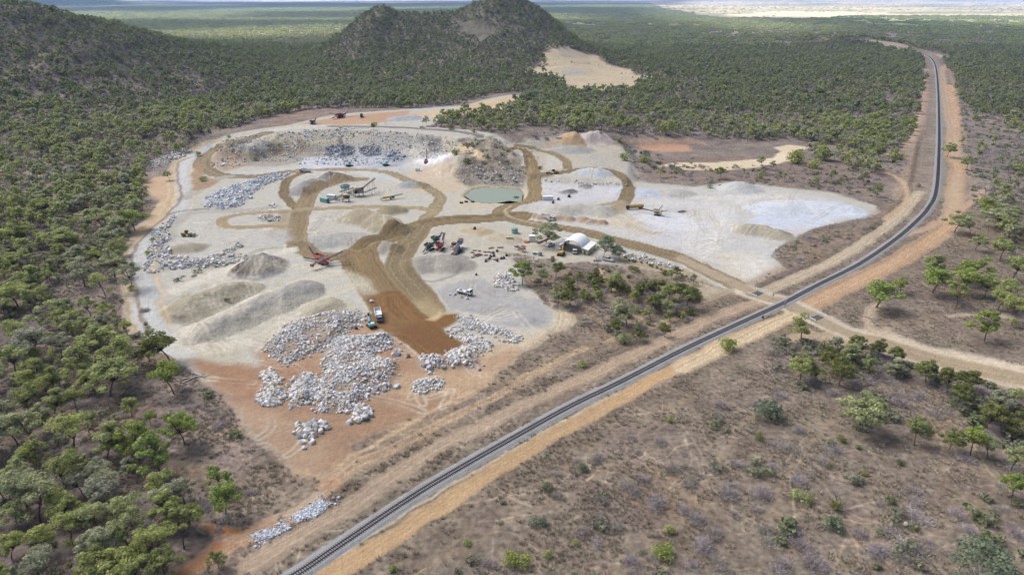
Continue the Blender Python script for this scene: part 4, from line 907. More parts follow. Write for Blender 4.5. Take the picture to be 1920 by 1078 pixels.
# ------------------------------------------------------------------ named trees placed one by one: (column, row of crown centre, crown width in photo pixels, kind, label)
G = 'g'
HAND = [
 # left wood, near
 (20,791,60,G),(43,735,50,G),(90,748,45,G),(127,805,72,G),(187,818,60,G),(250,815,66,'y'),(287,835,72,'y'),(337,792,56,'y'),(278,779,24,'y'),(240,755,36,G),(110,868,64,G),(57,925,78,G),(180,875,46,G),(190,910,64,G),
 (120,937,50,G),(147,898,42,G),(234,940,64,G),(180,960,58,G),(124,984,54,G),(227,980,60,G),(300,892,50,G),(297,925,55,G),(300,954,60,G),(287,1006,72,G),(334,985,64,G),(67,1004,50,G),(73,1052,60,G),(174,1018,70,G),(247,1062,62,G),
 (300,1046,50,G),(407,885,44,'y'),(414,922,62,'y'),(406,1045,30,G),(13,878,50,G),(10,1018,45,G),(27,861,40,G),(20,952,44,G),
 (247,403,50,'y'),(217,460,45,G),(90,380,48,G),(37,433,40,G),(97,447,58,G),(137,473,42,G),(187,403,58,G),(150,503,52,G),(207,487,48,G),(240,503,44,G),(190,523,40,G),(23,540,58,G),
 (100,580,64,G),(50,630,72,G),(167,640,74,G),(200,655,70,G),(150,665,60,G),(220,650,56,G),(310,637,62,'d'),(274,650,36,'d'),(317,695,58,'y'),(194,700,76,G),(17,667,50,G),(43,707,45,G),(17,623,58,G),(60,690,50,G),
 # right side
 (1651,540,72,'y'),(1694,530,26,'y'),(1797,407,42,G),(1751,488,42,G),(1757,514,60,'y'),(1828,497,52,'y'),(1821,520,58,'y'),(1801,547,40,G),(1884,457,40,G),(1908,493,54,G),(1854,530,36,G),(1881,550,40,G),(1904,540,48,G),
 (1858,600,50,'y'),(1908,574,44,G),(1848,380,40,'y'),(1834,447,26,G),(1874,400,58,G),(1824,420,22,G),(1290,547,36,'d'),(1607,637,34,'d'),(1651,650,28,'d'),(1677,656,28,'d'),(1570,668,40,'d'),(1507,677,44,G),(1580,688,48,'d'),
 (1674,684,30,G),(1744,686,38,'d'),(1781,706,40,'d'),(1811,709,40,'d'),(1530,694,30,G),(1621,755,74,G),(1724,800,48,G),(1788,815,36,'d'),(1831,817,50,'y'),(1861,830,40,G),(1905,850,45,G),(1908,900,45,'y'),(1854,770,48,'d'),(1901,787,46,'d'),
 (1804,727,44,'d'),(1841,1052,108,'p'),
 # workshop thicket
 (1024,430,46,G),(1134,454,34,'p'),(1163,468,24,'p'),(980,503,38,'y'),(1014,511,26,G),(1042,501,24,'d'),(1148,521,34,G),(1113,518,18,'d'),(1047,548,30,G),(1071,551,30,'d'),(1178,576,44,G),(1158,605,30,'d'),(1201,534,20,'d'),(1225,530,18,'d'),
 (1241,528,18,'d'),(1255,544,30,G),(1275,540,26,'d'),(1251,567,26,G),(1221,560,28,'d'),(1194,622,22,'d'),(1248,614,22,'d'),(1296,548,20,'d'),(1305,545,18,'d'),(1240,550,24,G),
 (316,325,15,G),(1781,275,22,G),(1652,281,24,G),(1004,177,26,'p'),(700,235,10,'d'),
]
SPECIAL = {
 (1651,540): "large spreading green gum tree beside the railway, right of the level crossing", (1694,530): "slim bright green tree just right of the large spreading gum by the railway",
 (1797,407): "leafy gum tree on the outside of the railway bend", (1858,600): "lone bright gum tree on the flat above the right end of the cross road", (1841,1052): "biggest pale blue green gum crown, at the bottom right corner",
 (1024,430): "bushy olive gum tree beside the brown sand heaps behind the workshop", (1134,454): "tall pale trunked gum tree right behind the white dome shelter", (1163,468): "smaller pale trunked gum tree beside the gravel strip, right of the dome",
 (980,503): "dense bright green tree nearest to the white boulder cone", (1178,576): "rounded mid green tree in the middle of the scrub triangle", (1621,755): "broad grey green gum standing alone in the lower right scrub",
 (317,695): "bright green young tree beside the fallen white logs", (310,637): "dark dense tree at the corner of the gravel road on the left", (407,885): "small flat topped green tree above another one in the dry grass at lower left",
 (414,922): "wide flat topped green tree alone in the dry brown scrub at lower left", (337,792): "bright yellow green tree at the right edge of the left wood", (316,325): "small lone tree on the bare orange patch by the outer haul road",
 (1781,275): "dark gum tree between the two dirt tracks right of the railway", (1751,488): "upper of the two stacked green crowns left of the scrub flat", (1004,177): "pale grey crowned gum above the pale track at the forest edge",
 (1724,800): "medium grey green gum with thin trunk in the lower right scrub", (406,1045): "small round green tree beside the dirt track at the bottom left", (247,403): "bright green gum at the edge of the bare orange strip",
 (287,835): "bright green double gum crown in the middle of the lower left wood", (1607,637): "dark slender tree just below the cross road", (1290,547): "dark green thicket tree at the right end of the scrub triangle",
}
LABELS = [((-999, 330, 0, 2000), 'green gum tree in the open wood left of the quarry'), ((1480, 1720, 600, 720), 'dark olive tree in the thicket below the cross road'),
          ((1720, 2100, 660, 900), 'dark olive tree in the belt along the right edge'), ((1720, 2600, 430, 640), 'green gum tree in the group right of the railway bend'), ((1720, 2600, 0, 430), 'green gum tree in the wood outside the railway bend'),
          ((930, 1330, 480, 660), 'olive tree in the scrub triangle between workshop and railway'), ((-999, 9999, 0, 330), 'green gum tree in the wood behind the quarry')]
trees_made = []; taken = []
def gum_tree(p, H, kind, rz, label, group, sx=1.0, i=None):
    i = rnd.randrange(10) if i is None else i
    e = bpy.data.objects.new('gum_tree', None); C.objects.link(e); e.location = p; e.rotation_euler = (0, 0, rz); e.empty_display_size = .5
    tag(e, label, 'tree', group)
    if kind == 'p': cm, tm, h0 = pcrown_me[i % 2], ptrunk_me[i % 2], 8.0
    elif kind == 'd': cm, tm, h0 = dcrown_me[i % 3], trunk_me[i % 3], 9.0
    elif kind == 'y': cm, tm, h0 = ycrown_me[i % 3], trunk_me[3+i % 3], 9.0
    else: cm, tm, h0 = crown_me[i], trunk_me[i], 9.0
    s = H/h0; e.scale = (s*sx, s*sx, s)
    link('crown', cm, e); link('trunk', tm, e); trees_made.append(e); taken.append((p[0], p[1], H*.33)); return e
def label_for(u, v):
    for (a, b, c, d), t in LABELS:
        if a <= u < b and c <= v < d: return t
    return 'green gum tree among the dry scrub'
for t in HAND:
    u, v, w, kd = t; H0 = 9.0
    for _ in range(3):
        p = surface_at(u, v, lambda x, y: zland(x, y), .70*H0)[0]; zc_ = p[1]*cP-(p[2]+.7*H0-CAMZ)*sP
        wm = w/F*zc_; H0 = min(max(wm*1.28, 2.2), 12.5)
    sx = min(max(wm/(H0*.74), .7), 1.7)
    lb = SPECIAL.get((u, v)); g = None if lb else label_for(u, v)
    gum_tree((p[0], p[1], float(zland(p[0], p[1]))-.05), H0, kd, rnd.random()*6.28, lb or g, None if lb else g.replace('tree', 'trees').replace('green gum', 'gum'), sx)
for k in range(80):
    u = rnd.uniform(1050, 1308); v = rnd.uniform(505, 635)
    if not (505+(u-1040)*.06 < v < 560+(u-1040)*.22): continue
    p = surface_at(u, v, zland)[0]; gum_tree((p[0], p[1], p[2]-.05), rnd.uniform(3.0, 5.8), rnd.choice(['d', 'd', 'd', 'g', 'y']), rnd.random()*6.28, 'olive tree in the scrub triangle between workshop and railway', 'olive tree in the scrub triangle between workshop and railway'.replace('tree', 'trees'), rnd.uniform(.8, 1.1))
T_ = np.array(taken)
def clear_of(x, y, extra=1.0):
    ok = np.ones(len(x), bool)
    for a, b, r in T_: ok &= np.hypot(x-a, y-b) > r+extra
    return ok
# ---- the woods
rngw = np.random.default_rng(21)
bands = [(88, 330, 6.1, iN, NV), (330, 720, 5.1, iM, 5), (720, 1750, 5.9, iF, 4), (1750, 9500, 30, iG, 4)]
WP, WR, WS, WI = [], [], [], []; cand = []
for bi, (y0, y1, sp, i0, cnt) in enumerate(bands):
    x, y = jitter(-1.15*y1-60, 1.15*y1+60, y0, y1, sp, rngw); k = in_view(x, y, 330 if bi < 3 else 120); x, y = x[k], y[k]
    den = wood_density(x, y)*(1 if bi == 3 else np.clip(.92+.6*fbm(x, y, 30, 3, 91)+.5*((y > 850)&(x < 400)&(zland(x, y) > 8)), .25, 1)); k = rngw.random(len(x)) < den; x, y = x[k], y[k]
    if bi < 2: k = clear_of(x, y); x, y = x[k], y[k]
    z = zland(x, y); n = len(x)
    h = np.clip(.78+.28*rngw.normal(size=n), .34, 1.5)
    onhill = np.clip(z/50, 0, 1)*(y > 850); h *= 1-.25*onhill
    if bi == 3: h = .75+.35*rngw.random(n); h = np.where(spoly(x, y, _hp[0], 10) < 0, .45, h)
    if bi == 3: k = rngw.random(n) < np.clip(.85+.5*fbm(x, y*2.2, 700, 3, 93), .35, .95); x, y, z, h = x[k], y[k], z[k], h[k]; n = len(x)
    pick = i0+rngw.integers(0, cnt, n)
    if bi < 3:                                   # some bare trees and grey thicket between the green ones
        q = rngw.random(n); oh = np.clip(z/50, 0, 1)*(y > 850)
        pick = np.where(q < .085, iB+rngw.integers(0, 3, n), pick); tz_ = np.clip(fbm(x, y, 75, 4, 125)*1.3-.1, 0, .42); pick = np.where(q > .88-.06*oh-tz_*(1-.6*oh), iT+rngw.integers(0, 4, n), pick)
    hs = np.where(pick >= iT, h*1.25, h)
    scl = np.stack([hs*(.72+.5*rngw.random(n)), hs*(.72+.5*rngw.random(n)), hs], 1)
    if bi == 0: near = (x, y, z, h, pick, scl)
    WP.append(np.stack([x, y, z-.05], 1)); WS.append(scl); WI.append(pick); r = np.zeros((n, 3)); r[:, 2] = rngw.random(n)*6.283; r[:, :2] = rngw.normal(size=(n, 2))*.07*(bi < 3); WR.append(r)
WP, WS, WI, WR = map(np.concatenate, (WP, WS, WI, WR))
# undergrowth: grey leafless thicket through the woods
x, y = jitter(-1300, 1300, 88, 1500, 5.0, rngw); k = in_view(x, y, 150); x, y = x[k], y[k]
k = (rngw.random(len(x)) < wood_density(x, y)*.6); x, y = x[k], y[k]; n = len(x)
bz = [(.55, [(862,262),(935,262),(985,320),(985,345),(900,345),(880,300)]), (.6, [(1165,262),(1230,290),(1300,296),(1300,345),(1200,340),(1180,300)]), (.45, [(1300,310),(1640,310),(1660,375),(1500,350),(1300,348)]), (.4, [(1800,200),(2100,300),(2100,420),(1850,430),(1810,330)]),
      (.35, [(1480,448),(1640,408),(1700,398),(1560,468),(1470,515)]), (.28, [(270,560),(340,700),(430,760),(560,920),(420,1010),(330,900),(240,700)]), (.75, [(1455,640),(1600,650),(1720,690),(1700,745),(1540,730),(1450,700)]), (.7, [(1730,690),(1830,710),(1930,760),(1990,870),(1880,850),(1790,770)]),
      (.5, [(930,470),(1060,490),(1060,520),(985,530),(950,500)]), (.5, [(1180,505),(1000,500),(1010,560),(1090,610),(1180,645),(1290,610),(1310,560)]), (.17, [(700,1078),(900,960),(1200,800),(1500,720),(1930,760),(2100,1200),(640,1250)]), (.3, [(985,240),(1170,252),(1300,262),(1170,262),(1000,262)]), (.3, [(420,262),(470,270),(600,285),(470,300),(400,290)]), (.35,[(268,505),(330,512),(420,500),(330,540),(280,540)])]
for dn, pl in bz:
    P = gpts(pl); xx, yy = jitter(P[:, 0].min(), P[:, 0].max(), P[:, 1].min(), P[:, 1].max(), 3.0, rngw); kk = (spoly(xx, yy, P, 5) < 0); xx, yy = xx[kk], yy[kk]
    kk = rngw.random(len(xx)) < dn*np.clip(.45+1.3*fbm(xx, yy, 12, 3, 119), 0, 1); xx, yy = xx[kk], yy[kk]; kk = np.abs(dline(xx, yy, TRACK, 9)[0]) > 8; x = np.concatenate([x, xx[kk]]); y = np.concatenate([y, yy[kk]])
n = len(x); UP = np.stack([x, y, zland(x, y)-.05], 1); UI = np.where(rngw.random(n) < .35, iL+rngw.integers(0, 4, n), iT+rngw.integers(0, 4, n)); us_ = .55+.7*rngw.random(n); us_ *= np.where((x > 60) & (y < 300), 1.45, 1.0)*np.clip(.8+.5*rngw.random(n), .7, 1.3); US = np.stack([us_*1.2, us_*1.2, us_*.9], 1); UR = np.zeros((n, 3)); UR[:, 2] = rngw.random(n)*6.283
# the nearest of the green trees become trees of their own
u_, v_ = project(WP[:, 0], WP[:, 1], WP[:, 2]+5); vis = (u_ > -25) & (u_ < 1945) & (v_ > 0) & (v_ < 1110) & (WI < iM)
zc_ = WP[:, 1]*cP-(WP[:, 2]-CAMZ)*sP; big = np.where(vis, WS[:, 2]/zc_, 0); room = max(0, 296-len(trees_made)); pickd = np.argsort(-big)[:room]; pickd = pickd[big[pickd] > 0]
for j in pickd:
    lb = label_for(u_[j], v_[j]); gum_tree(tuple(WP[j]), 9.0*WS[j, 2], G, WR[j, 2], lb, lb.replace('tree', 'trees').replace('green gum', 'gum'), WS[j, 0]/WS[j, 2], int(WI[j]))
keep = np.ones(len(WP), bool); keep[pickd] = False
scatter('woodland', np.vstack([WP[keep], UP]), np.vstack([WR[keep], UR]), np.vstack([WS[keep], US]), np.concatenate([WI[keep], UI]), WOODC, 'green gum woodland and grey thicket covering the plain and hills')
print('woodland', keep.sum(), 'named', len(trees_made))

# ---- bare and dead trees placed one by one
def bare_tree(u, v, hpx, label, group=None, i=0, dead=False):
    p = surface_at(u, v, zland)[0]; zc_ = p[1]*cP-(p[2]-CAMZ)*sP; H = hpx/F*zc_*1.05; c, t = bare_pair[i % 3]
    e = bpy.data.objects.new('dead_tree' if dead else 'bare_tree', None); C.objects.link(e); e.location = p; e.scale = (H/8,)*3; e.rotation_euler = (0, 0, u*1.7)
    tag(e, label, 'tree', group); link('trunk', bare_t[i % 3], e)
    if not dead: link('twigs', bare_c[i % 3], e)
    return e
bare_t = [t.mesh('bare_trunk', [PBARK]) for c, t in bare_pair]; bare_c = [c.mesh('bare_twigs', [GLEAF]) for c, t in bare_pair]
for i, (u, v, h) in enumerate([(815,185,22),(1240,205,26),(1010,185,18),(867,170,16),(1190,215,22),(1400,275,26),(1470,250,24),(1585,278,34),(1600,268,30),(1612,290,26),(1640,285,24),(1855,300,28),(1890,325,30),(1870,310,26),(1845,372,34),(1500,245,18),(1295,245,20),(1420,200,14),(1540,270,22),(365,250,20),(350,270,22),(700,190,16),(740,182,16),(1310,232,18),(1160,212,18)]):
    if v > 296 and u > 1800: lb = 'white limbed bare tree in the wood outside the railway bend'
    elif u < 500: lb = 'thin bare tree at the wood edge beside the outer gravel road'
    elif u < 900: lb = 'pale bare tree in the wood above the orange bench'
    else: lb = 'white trunked bare tree in the wood behind the terrace'
    bare_tree(u, v, h, lb, lb.replace('tree', 'trees'), i)
bare_tree(1567, 948, 50, 'white dead tree with forked bare limbs standing in the lower right scrub', None, 1, True)
bare_tree(1800, 768, 34, 'small bleached dead tree among the dark bushes at right', None, 2, True)
bare_tree(1583, 828, 12, 'short white dead stump beside a small green bush', None, 0, True)
bare_tree(908, 840, 14, 'small bleached shrub on the left verge of the railway', None, 1, True)
bare_tree(1121, 500, 24, 'dark leafless tree beside the parked pickup behind the dome', None, 2)
# fallen logs
ls = Soup(); 
for a in ((0, 0, .4, 9, .3), (.3, 1.2, .5, 7, -.5), (-.6, -.5, .3, 8, .9)):
    c, s_ = math.cos(a[4]), math.sin(a[4]); ls.tube([(a[0]-c*a[3]/2, a[1]-s_*a[3]/2, a[2]*.5), (a[0], a[1], a[2]), (a[0]+c*a[3]/2, a[1]+s_*a[3]/2, a[2]*.8)], [.28, .22, .08], 6)
for k in range(8):
    q = np.array([rnd.uniform(-3, 3), rnd.uniform(-1.5, 1.5), .4]); ls.tube([q, q+[rnd.uniform(-2, 2), rnd.uniform(-2, 2), rnd.uniform(.2, 1.2)]], [.09, .03], 4)
o = link('fallen_tree', ls.mesh('fallen_tree', [PBARK])); o.location = surface_at(368, 708, zland)[0]; tag(o, 'heap of bleached fallen trunks and branches at the corner of the orange clearing', 'fallen tree')

# ---- bushes
def shrub(u, v, wpx, kd, label, group=None, name='shrub'):
    p = surface_at(u, v, zland)[0]; zc_ = p[1]*cP-(p[2]-CAMZ)*sP; R = wpx/F*zc_/2; i = rnd.randrange(4)
    e = bpy.data.objects.new(name, None); C.objects.link(e); e.location = p; e.rotation_euler = (0, 0, rnd.random()*6.28)
    if kd == 't': e.scale = (R/1.5,)*3; link('twigs', twig_me[i], e)
    else: e.scale = (R/1.35,)*3; link('foliage', bush_me[kd][i], e); link('stems', bstem_me[i], e)
    tag(e, label, 'bush', group); return e
SH = [(961,1058,42,'y','largest yellow green bush at the bottom edge, right of the railway'),(1024,1044,20,'g','small green bush just right of the largest yellow green bush'),(1081,1022,15,'g','tiny green bush at the bottom between two larger ones'),
 (1238,1042,42,'y','broad yellow green bush in the bottom centre scrub'),(1255,1000,24,'g','green bush just above the broad yellow green bush'),(740,1070,18,'y','small yellow green bush on the right verge near the bottom'),
 (875,1020,15,'y','small round yellow green bush left of the largest one'),(937,982,10,'g','tiny bright bush on the scrub right of the railway'),(1014,982,28,'p','pale sparse bush above the largest yellow green bush'),
 (1258,792,15,'y','small bright bush near the orange track, upper scrub'),(1094,882,22,'p','pale faint bush in the middle scrub'),(1444,785,54,'p','wide pale see-through bush in the right scrub'),(1424,824,18,'d','dark low bush under the wide pale one'),
 (1580,828,17,'d','dark bush at the foot of the short white stump'),(1611,842,13,'d','small upright dark bush right of the white stump'),(1557,876,12,'d','little dark bush beside grey thicket above the dead tree'),(1621,891,13,'g','little round bush beside the cattle pad'),
 (1688,870,15,'d','flat dark bush at the end of the curved foot track'),(1510,940,34,'g','round grey green bush left of the white dead tree'),(1564,988,38,'p','light green sapling below the white dead tree'),(1646,1000,17,'y','low bright bush right of the light sapling'),
 (1711,992,11,'g','small green bush beside the pale boulder'),(1567,952,28,'d','dark low bush around the foot of the white dead tree'),(1363,656,36,'y','low yellow green bush on the verge below the railway'),(290,452,13,'g','upright bush beside rocks on the outer road'),
 (278,478,14,'y','bush at the left tip of the long rock belt'),(401,496,9,'y','small bush growing from the rock belt'),(424,564,9,'d','single dark sapling on top of the khaki stockpile'),(969,376,13,'d','round dark bush at the right corner of the pond'),
 (370,293,14,'g','round bush between the two haul road curves'),(380,340,14,'g','bush on the orange island of the haul road bend'),(1013,318,10,'d','slim upright bush beside the motor grader road'),(1227,316,10,'d','dark egg shaped bush above the sandy creek end'),
 (1268,326,8,'d','thin dark bush above the yard edge, right of the egg shaped one'),(1424,335,12,'g','green bush left of the sand wash clump'),(1495,306,36,'y','large bright bush clump beside the pale creek'),(1530,316,26,'g','green bush right of the large bright clump'),
 (1545,300,24,'g','green bush behind the clump at the creek'),(247,545,16,'g','small green bush between wood and outer road'),(229,566,10,'d','dark little sapling left of the outer road bend'),(190,600,12,'d','dark little sapling in the bare patch of the left wood'),
 (1183,482,10,'g','low bush at the start of the pale rock strip'),(1091,686,18,'g','green bush on the dry verge left of the railway'),(1171,644,28,'g','green bush at the railway end of the scrub triangle'),(1293,590,22,'d','dark bush at the right tip of the scrub triangle'),
 (430,258,8,'g','tiny bush at the top of the haul road'),(477,300,12,'g','bush halfway down the quarry face'),(700,236,10,'y','small bush on the quarry rim'),(845,243,14,'d','twin dark bush on the quarry rim'),(890,248,11,'g','bush on the rim above the rocky knoll'),(905,285,12,'g','bush on the crest of the rocky knoll'),
 (855,290,16,'d','dark bush in the gully of the rocky knoll'),(875,308,18,'d','dark wide bush at the foot of the rocky knoll'),(1163,266,12,'g','bush at the right edge of the terrace'),(1170,300,22,'g','bush at the foot of the terrace slope'),(1210,305,20,'g','bushes between the terrace and the orange scrape'),
 (1720,350,10,'g','low bush beside the left service track'),(1580,300,14,'g','bush left of the white trunked trees'),(1690,300,16,'g','bush at the bend of the left service track'),(1330,352,12,'g','bush on the far edge of the yard')]
for s in SH: shrub(*s[:4], s[4])
lb = 'grey leafless bush in the dry scrub right of the railway'
rs = np.random.default_rng(33)
tw = [(1370,928,40),(1432,932,34),(1310,975,36),(1340,1000,34),(1318,1032,44),(1437,995,32),(1437,1020,32),(1480,1002,36),(1460,1060,40),(1510,1030,40),(1530,1060,44),(1617,1004,30),(1645,1040,42),(1700,1050,36),(1283,960,26),(1293,905,28),(1560,845,30),(1540,870,24),(1520,890,22),(1350,760,26),(1345,782,18),
      (1500,810,24),(1690,760,34),(1757,780,26),(1680,745,24),(1180,920,36),(1230,950,40),(1200,900,26),(1150,990,30),(1090,1000,28),(1045,930,26),(1120,860,26),(1260,880,30),(1400,880,22),(1420,760,22),(1600,720,26),(1560,740,22),(1900,1000,36),(1820,1000,30),(1735,1020,26),(1350,1060,34),(1240,830,24),(1180,1050,28),(1130,940,24)]
for u, v, w in tw:
    shrub(u, v, w*1.35, 't', lb, 'grey leafless bushes in the dry scrub', 'leafless_bush')
lb = 'grey leafless bush in the scrub triangle by the workshop'
for k in range(46):
    u = rs.uniform(1000, 1290); v = rs.uniform(490, 640)
    if abs(v-(505+(u-1000)*.28)) > 75 or v < 500+(u-1100)*.1: continue
    shrub(u, v, rs.uniform(12, 24), 't', lb, 'grey leafless bushes in the scrub triangle', 'leafless_bush')
lb = 'dark green bush in the scrub triangle by the workshop'
for k in range(30):
    u = rs.uniform(1060, 1290); v = rs.uniform(500, 630)
    if abs(v-(520+(u-1050)*.25)) > 55: continue
    shrub(u, v, rs.uniform(9, 18), 'd' if rs.random() < .7 else 'g', lb, 'dark green bushes in the scrub triangle')
lb = 'low green bush along the pale rock strip behind the workshop'
for k in range(16): shrub(1172+k*7.6+rs.uniform(-3, 3), 484+k*2.4+rs.uniform(-2, 3), rs.uniform(5, 9), 'd', lb, 'low green bushes along the pale rock strip')

# ---- ground cover: tufts and low litter
tm = []
for i in range(5):
    rng = np.random.default_rng(900+i); s = Soup(); k = 26; a = rng.random(k)*6.283; r = rng.random(k)*.45; p = np.stack([np.cos(a)*r, np.sin(a)*r, 0*a], 1); d = np.stack([np.cos(a)*.5*rng.random(k), np.sin(a)*.5*rng.random(k), .35+.4*rng.random(k)], 1)
    q = np.cross(d, rng.normal(size=(k, 3))); q /= np.linalg.norm(q, axis=1)[:, None]; s.quads(np.stack([p-q*.05, p+q*.05, p+d+q*.03, p+d-q*.03], 1)); tm.append(s.mesh('grass_tuft', [TUFT]))
GC = stock_coll('dry_grass', tm)
x, y = jitter(-420, 520, 88, 420, 1.1, rngw); k = in_view(x, y, 60); x, y = x[k], y[k]
li = grid_val(LIT, x, y); den = np.clip((li-.45)*1.8, 0, 1)*np.clip(.55+1.5*fbm(x, y, 9, 4, 95), .05, 1)*np.clip(1.25-y/420, .15, 1); k = rngw.random(len(x)) < den; x, y = x[k], y[k]; n = len(x); print('tufts', n)
s_ = .4+.8*rngw.random(n)**1.5; scatter('dry_grass', np.stack([x, y, zland(x, y)-.02], 1), np.stack([0*x, 0*x, rngw.random(n)*6.28], 1), np.stack([s_*1.2, s_*1.2, s_], 1), rngw.integers(0, 5, n), GC, 'dry brown grass tufts on the scrub and verges')

# ------------------------------------------------------------------ boulders
rocks = [rock_mesh(1000+i, ROCK) for i in range(6)]+[rock_mesh(1010+i, BROCK) for i in range(4)]+[rock_mesh(1020+i, FROCK) for i in range(5)]+[rock_mesh(1030+i, DROCK) for i in range(3)]
RC = stock_coll('rubble', rocks)
RL = {4: 'pale grey boulder in the foreground heap of the largest boulders', 5: 'cream boulder in the row right of the foreground heap', 10: 'white boulder in the cone shaped pile beside the grey hardstand', 6: 'grey boulder in the bank below the dark orange pad',
      0: 'grey boulder in the upper left boulder field near the excavator', 1: 'grey boulder in the big central boulder field', 2: 'pale boulder in the small field at the left of the orange earth'}
RP, RS, RI, RR, RK = [], [], [], [], []
for ri, (P, d) in enumerate(zip(_rp, ROCKP)):
    lo = P.min(0); hi = P.max(0); want = d['n']; got = 0; acc = []
    area = abs(.5*np.sum(P[:, 0]*np.roll(P[:, 1], -1)-np.roll(P[:, 0], -1)*P[:, 1])); sp = math.sqrt(area/want)
    x, y = jitter(lo[0]-3, hi[0]+3, lo[1]-3, hi[1]+3, sp, rngw); wx = x+fbm(x, y, 5, 2, 97)*1.0; wy = y+fbm(x, y, 5, 2, 99)*1.0
    sd = spoly(wx, wy, P, 3); k = (sd < 1.8) & (rngw.random(len(x)) < np.where(sd > .3, .06, np.where(sd > -.8, .8, 1))); x, y = x[k], y[k]; n = len(x)
    if d.get('face'):
        k = rngw.random(n) < np.clip(.6+fbm(x, y, 14, 3, 101), 0, 1); x, y = x[k], y[k]; n = len(x)
    s = d['s']*(np.clip(rngw.lognormal(-.1, .5, n), .35, 2.2) if not d.get('big') else np.clip(rngw.lognormal(-.05, .2, n), .7, 1.3))
    if not (d.get('big') or d.get('face')): k = rngw.random(n) < np.clip(.85+1.2*fbm(x, y, 5, 3, 123), .15, 1); x, y, s = x[k], y[k], s[k]; n = len(x)
    if d.get('face'): s = d['s']*np.clip(rngw.lognormal(-.35, .5, n), .3, 2.0)
    z = zland(x, y)+s*.16
    RP.append(np.stack([x, y, z], 1)); RS.append(np.stack([s, s*(.85+.25*rngw.random(n)), s*(.85+.25*rngw.random(n))], 1))
    if d.get('dark'): RI.append(np.full(n, 15)+rngw.integers(0, 3, n))
    else: RI.append((6+rngw.integers(0, 4, n)) if d.get('blue') else np.where(rngw.random(n) < .5, 10+rngw.integers(0, 5, n), rngw.integers(0, 10, n)) if d.get('face') else np.where(rngw.random(n) < .12, 10+rngw.integers(0, 5, n), rngw.integers(0, 6, n)))
    RR.append(rngw.random((n, 3))*6.283); RK.append(np.full(n, ri))
RP, RS, RI, RR, RK = map(np.concatenate, (RP, RS, RI, RR, RK))
own = np.zeros(len(RP), bool); order = np.argsort(-(RS[:, 0]/(RP[:, 1]+60)))
cnt = 0
for j in order:
    if RK[j] in RL and cnt < 285: own[j] = True; cnt += 1
for j in np.nonzero(own)[0]:
    o = link('boulder', rocks[RI[j]]); o.location = RP[j]; o.rotation_euler = RR[j]; o.scale = RS[j]
    lb = RL[RK[j]]; tag(o, lb, 'boulder', lb.replace('boulder', 'boulders', 1))
for u, v, s, lb in [(843,553,1.3,'small boulder left of the white flatbed truck, farthest of four'),(853,553,1.6,'second boulder beside the white flatbed truck'),(865,558,1.5,'third boulder beside the white flatbed truck'),(876,561,1.8,'largest boulder, in front of the white flatbed truck'),
                    (741,658,1.8,'single pale boulder on the orange earth below the truck and excavator'),(1698,985,1.6,'pale tan boulder alone in the lower right scrub'),(697,566,2.2,'pale slab beside the brown haul road above the dump truck'),(1250,500,1.0,'single rock on the pale strip')]:
    o = link('boulder', rocks[int(u) % 6]); p = surface_at(u, v, zland)[0]; o.location = (p[0], p[1], p[2]+s*.2); o.scale = (s, s*.9, s*.8); o.rotation_euler = (u, v, 1); tag(o, lb, 'boulder')
scatter('rubble', RP[~own], RR[~own], RS[~own], RI[~own], RC, 'broken grey rock heaped in piles and strewn over the quarry faces')
print('rocks', len(RP), 'own', own.sum())
# ------------------------------------------------------------------ railway track
def resample(P, step):
    P = np.asarray(P); d = np.concatenate([[0], np.cumsum(np.hypot(*np.diff(P, axis=0).T))]); n = int(d[-1]/step)
    s = np.arange(n+1)*step; return np.stack([np.interp(s, d, P[:, 0]), np.interp(s, d, P[:, 1])], 1)
CONC = plain('sleeper_concrete', (84, 76, 74), .9, .1, 0, .2, 2); STEEL = plain('rail_steel', (112, 104, 110), .4, .5, .4, .15, 1)
tp = resample(TRACK, .62); tp = tp[(tp[:, 1] > 84)]
tang = np.gradient(tp, axis=0); tang /= np.linalg.norm(tang, axis=1)[:, None]; nrm_ = np.stack([-tang[:, 1], tang[:, 0]], 1)
tz = zland(tp[:, 0], tp[:, 1])
TZ0 = .30
railway = bpy.data.objects.new('railway_track', None); C.objects.link(railway); tag(railway, 'single railway track on grey ballast curving past the quarry', 'railway')
def ribbon(name, P, N_, zz, prof, mat, parent=None):
    """sweep a cross-section (offset, height) along the line"""
    k = len(prof); V_ = np.concatenate([np.concatenate([P+N_*o, (zz+h)[:, None]], 1)[:, None] for o, h in prof], 1); n = len(P)
    idx = np.arange(n*k).reshape(n, k); q = np.stack([idx[:-1, :-1], idx[1:, :-1], idx[1:, 1:], idx[:-1, 1:]], -1).reshape(-1, 4)
    return link(name, mesh_np(name, V_.reshape(-1, 3), q, (mat,), False), parent)
BAL, bn_, bl_, bb_ = new_mat('ballast_stone', .95, .1)
rg_ = bn_.new('ShaderNodeRGB'); rg_.outputs[0].default_value = (*(s2l((156, 156, 154))*.8), 1); q_, t_ = noise_mul(bn_, bl_, rg_.outputs[0], 3.5, .7, 1.3, 3); q_, t_ = noise_mul(bn_, bl_, q_, .25, .88, 1.1, 3); bl_.new(q_, bb_.inputs['Base Color'])
o = ribbon('ballast', tp[::2], nrm_[::2], tz[::2], [(2.75, -.05), (1.75, TZ0-.04), (0, TZ0-.03), (-1.75, TZ0-.04), (-2.75, -.05)], BAL); tag(o, 'grey crushed stone ballast under the rails', kind='structure')
for sg in (-1, 1):
    a = sg*.5335+.035; b = sg*.5335-.035; ribbon('rail', tp[::3], nrm_[::3], tz[::3]+TZ0, [(a, .0), (a, .20), (b, .20), (b, .0)], STEEL, railway)
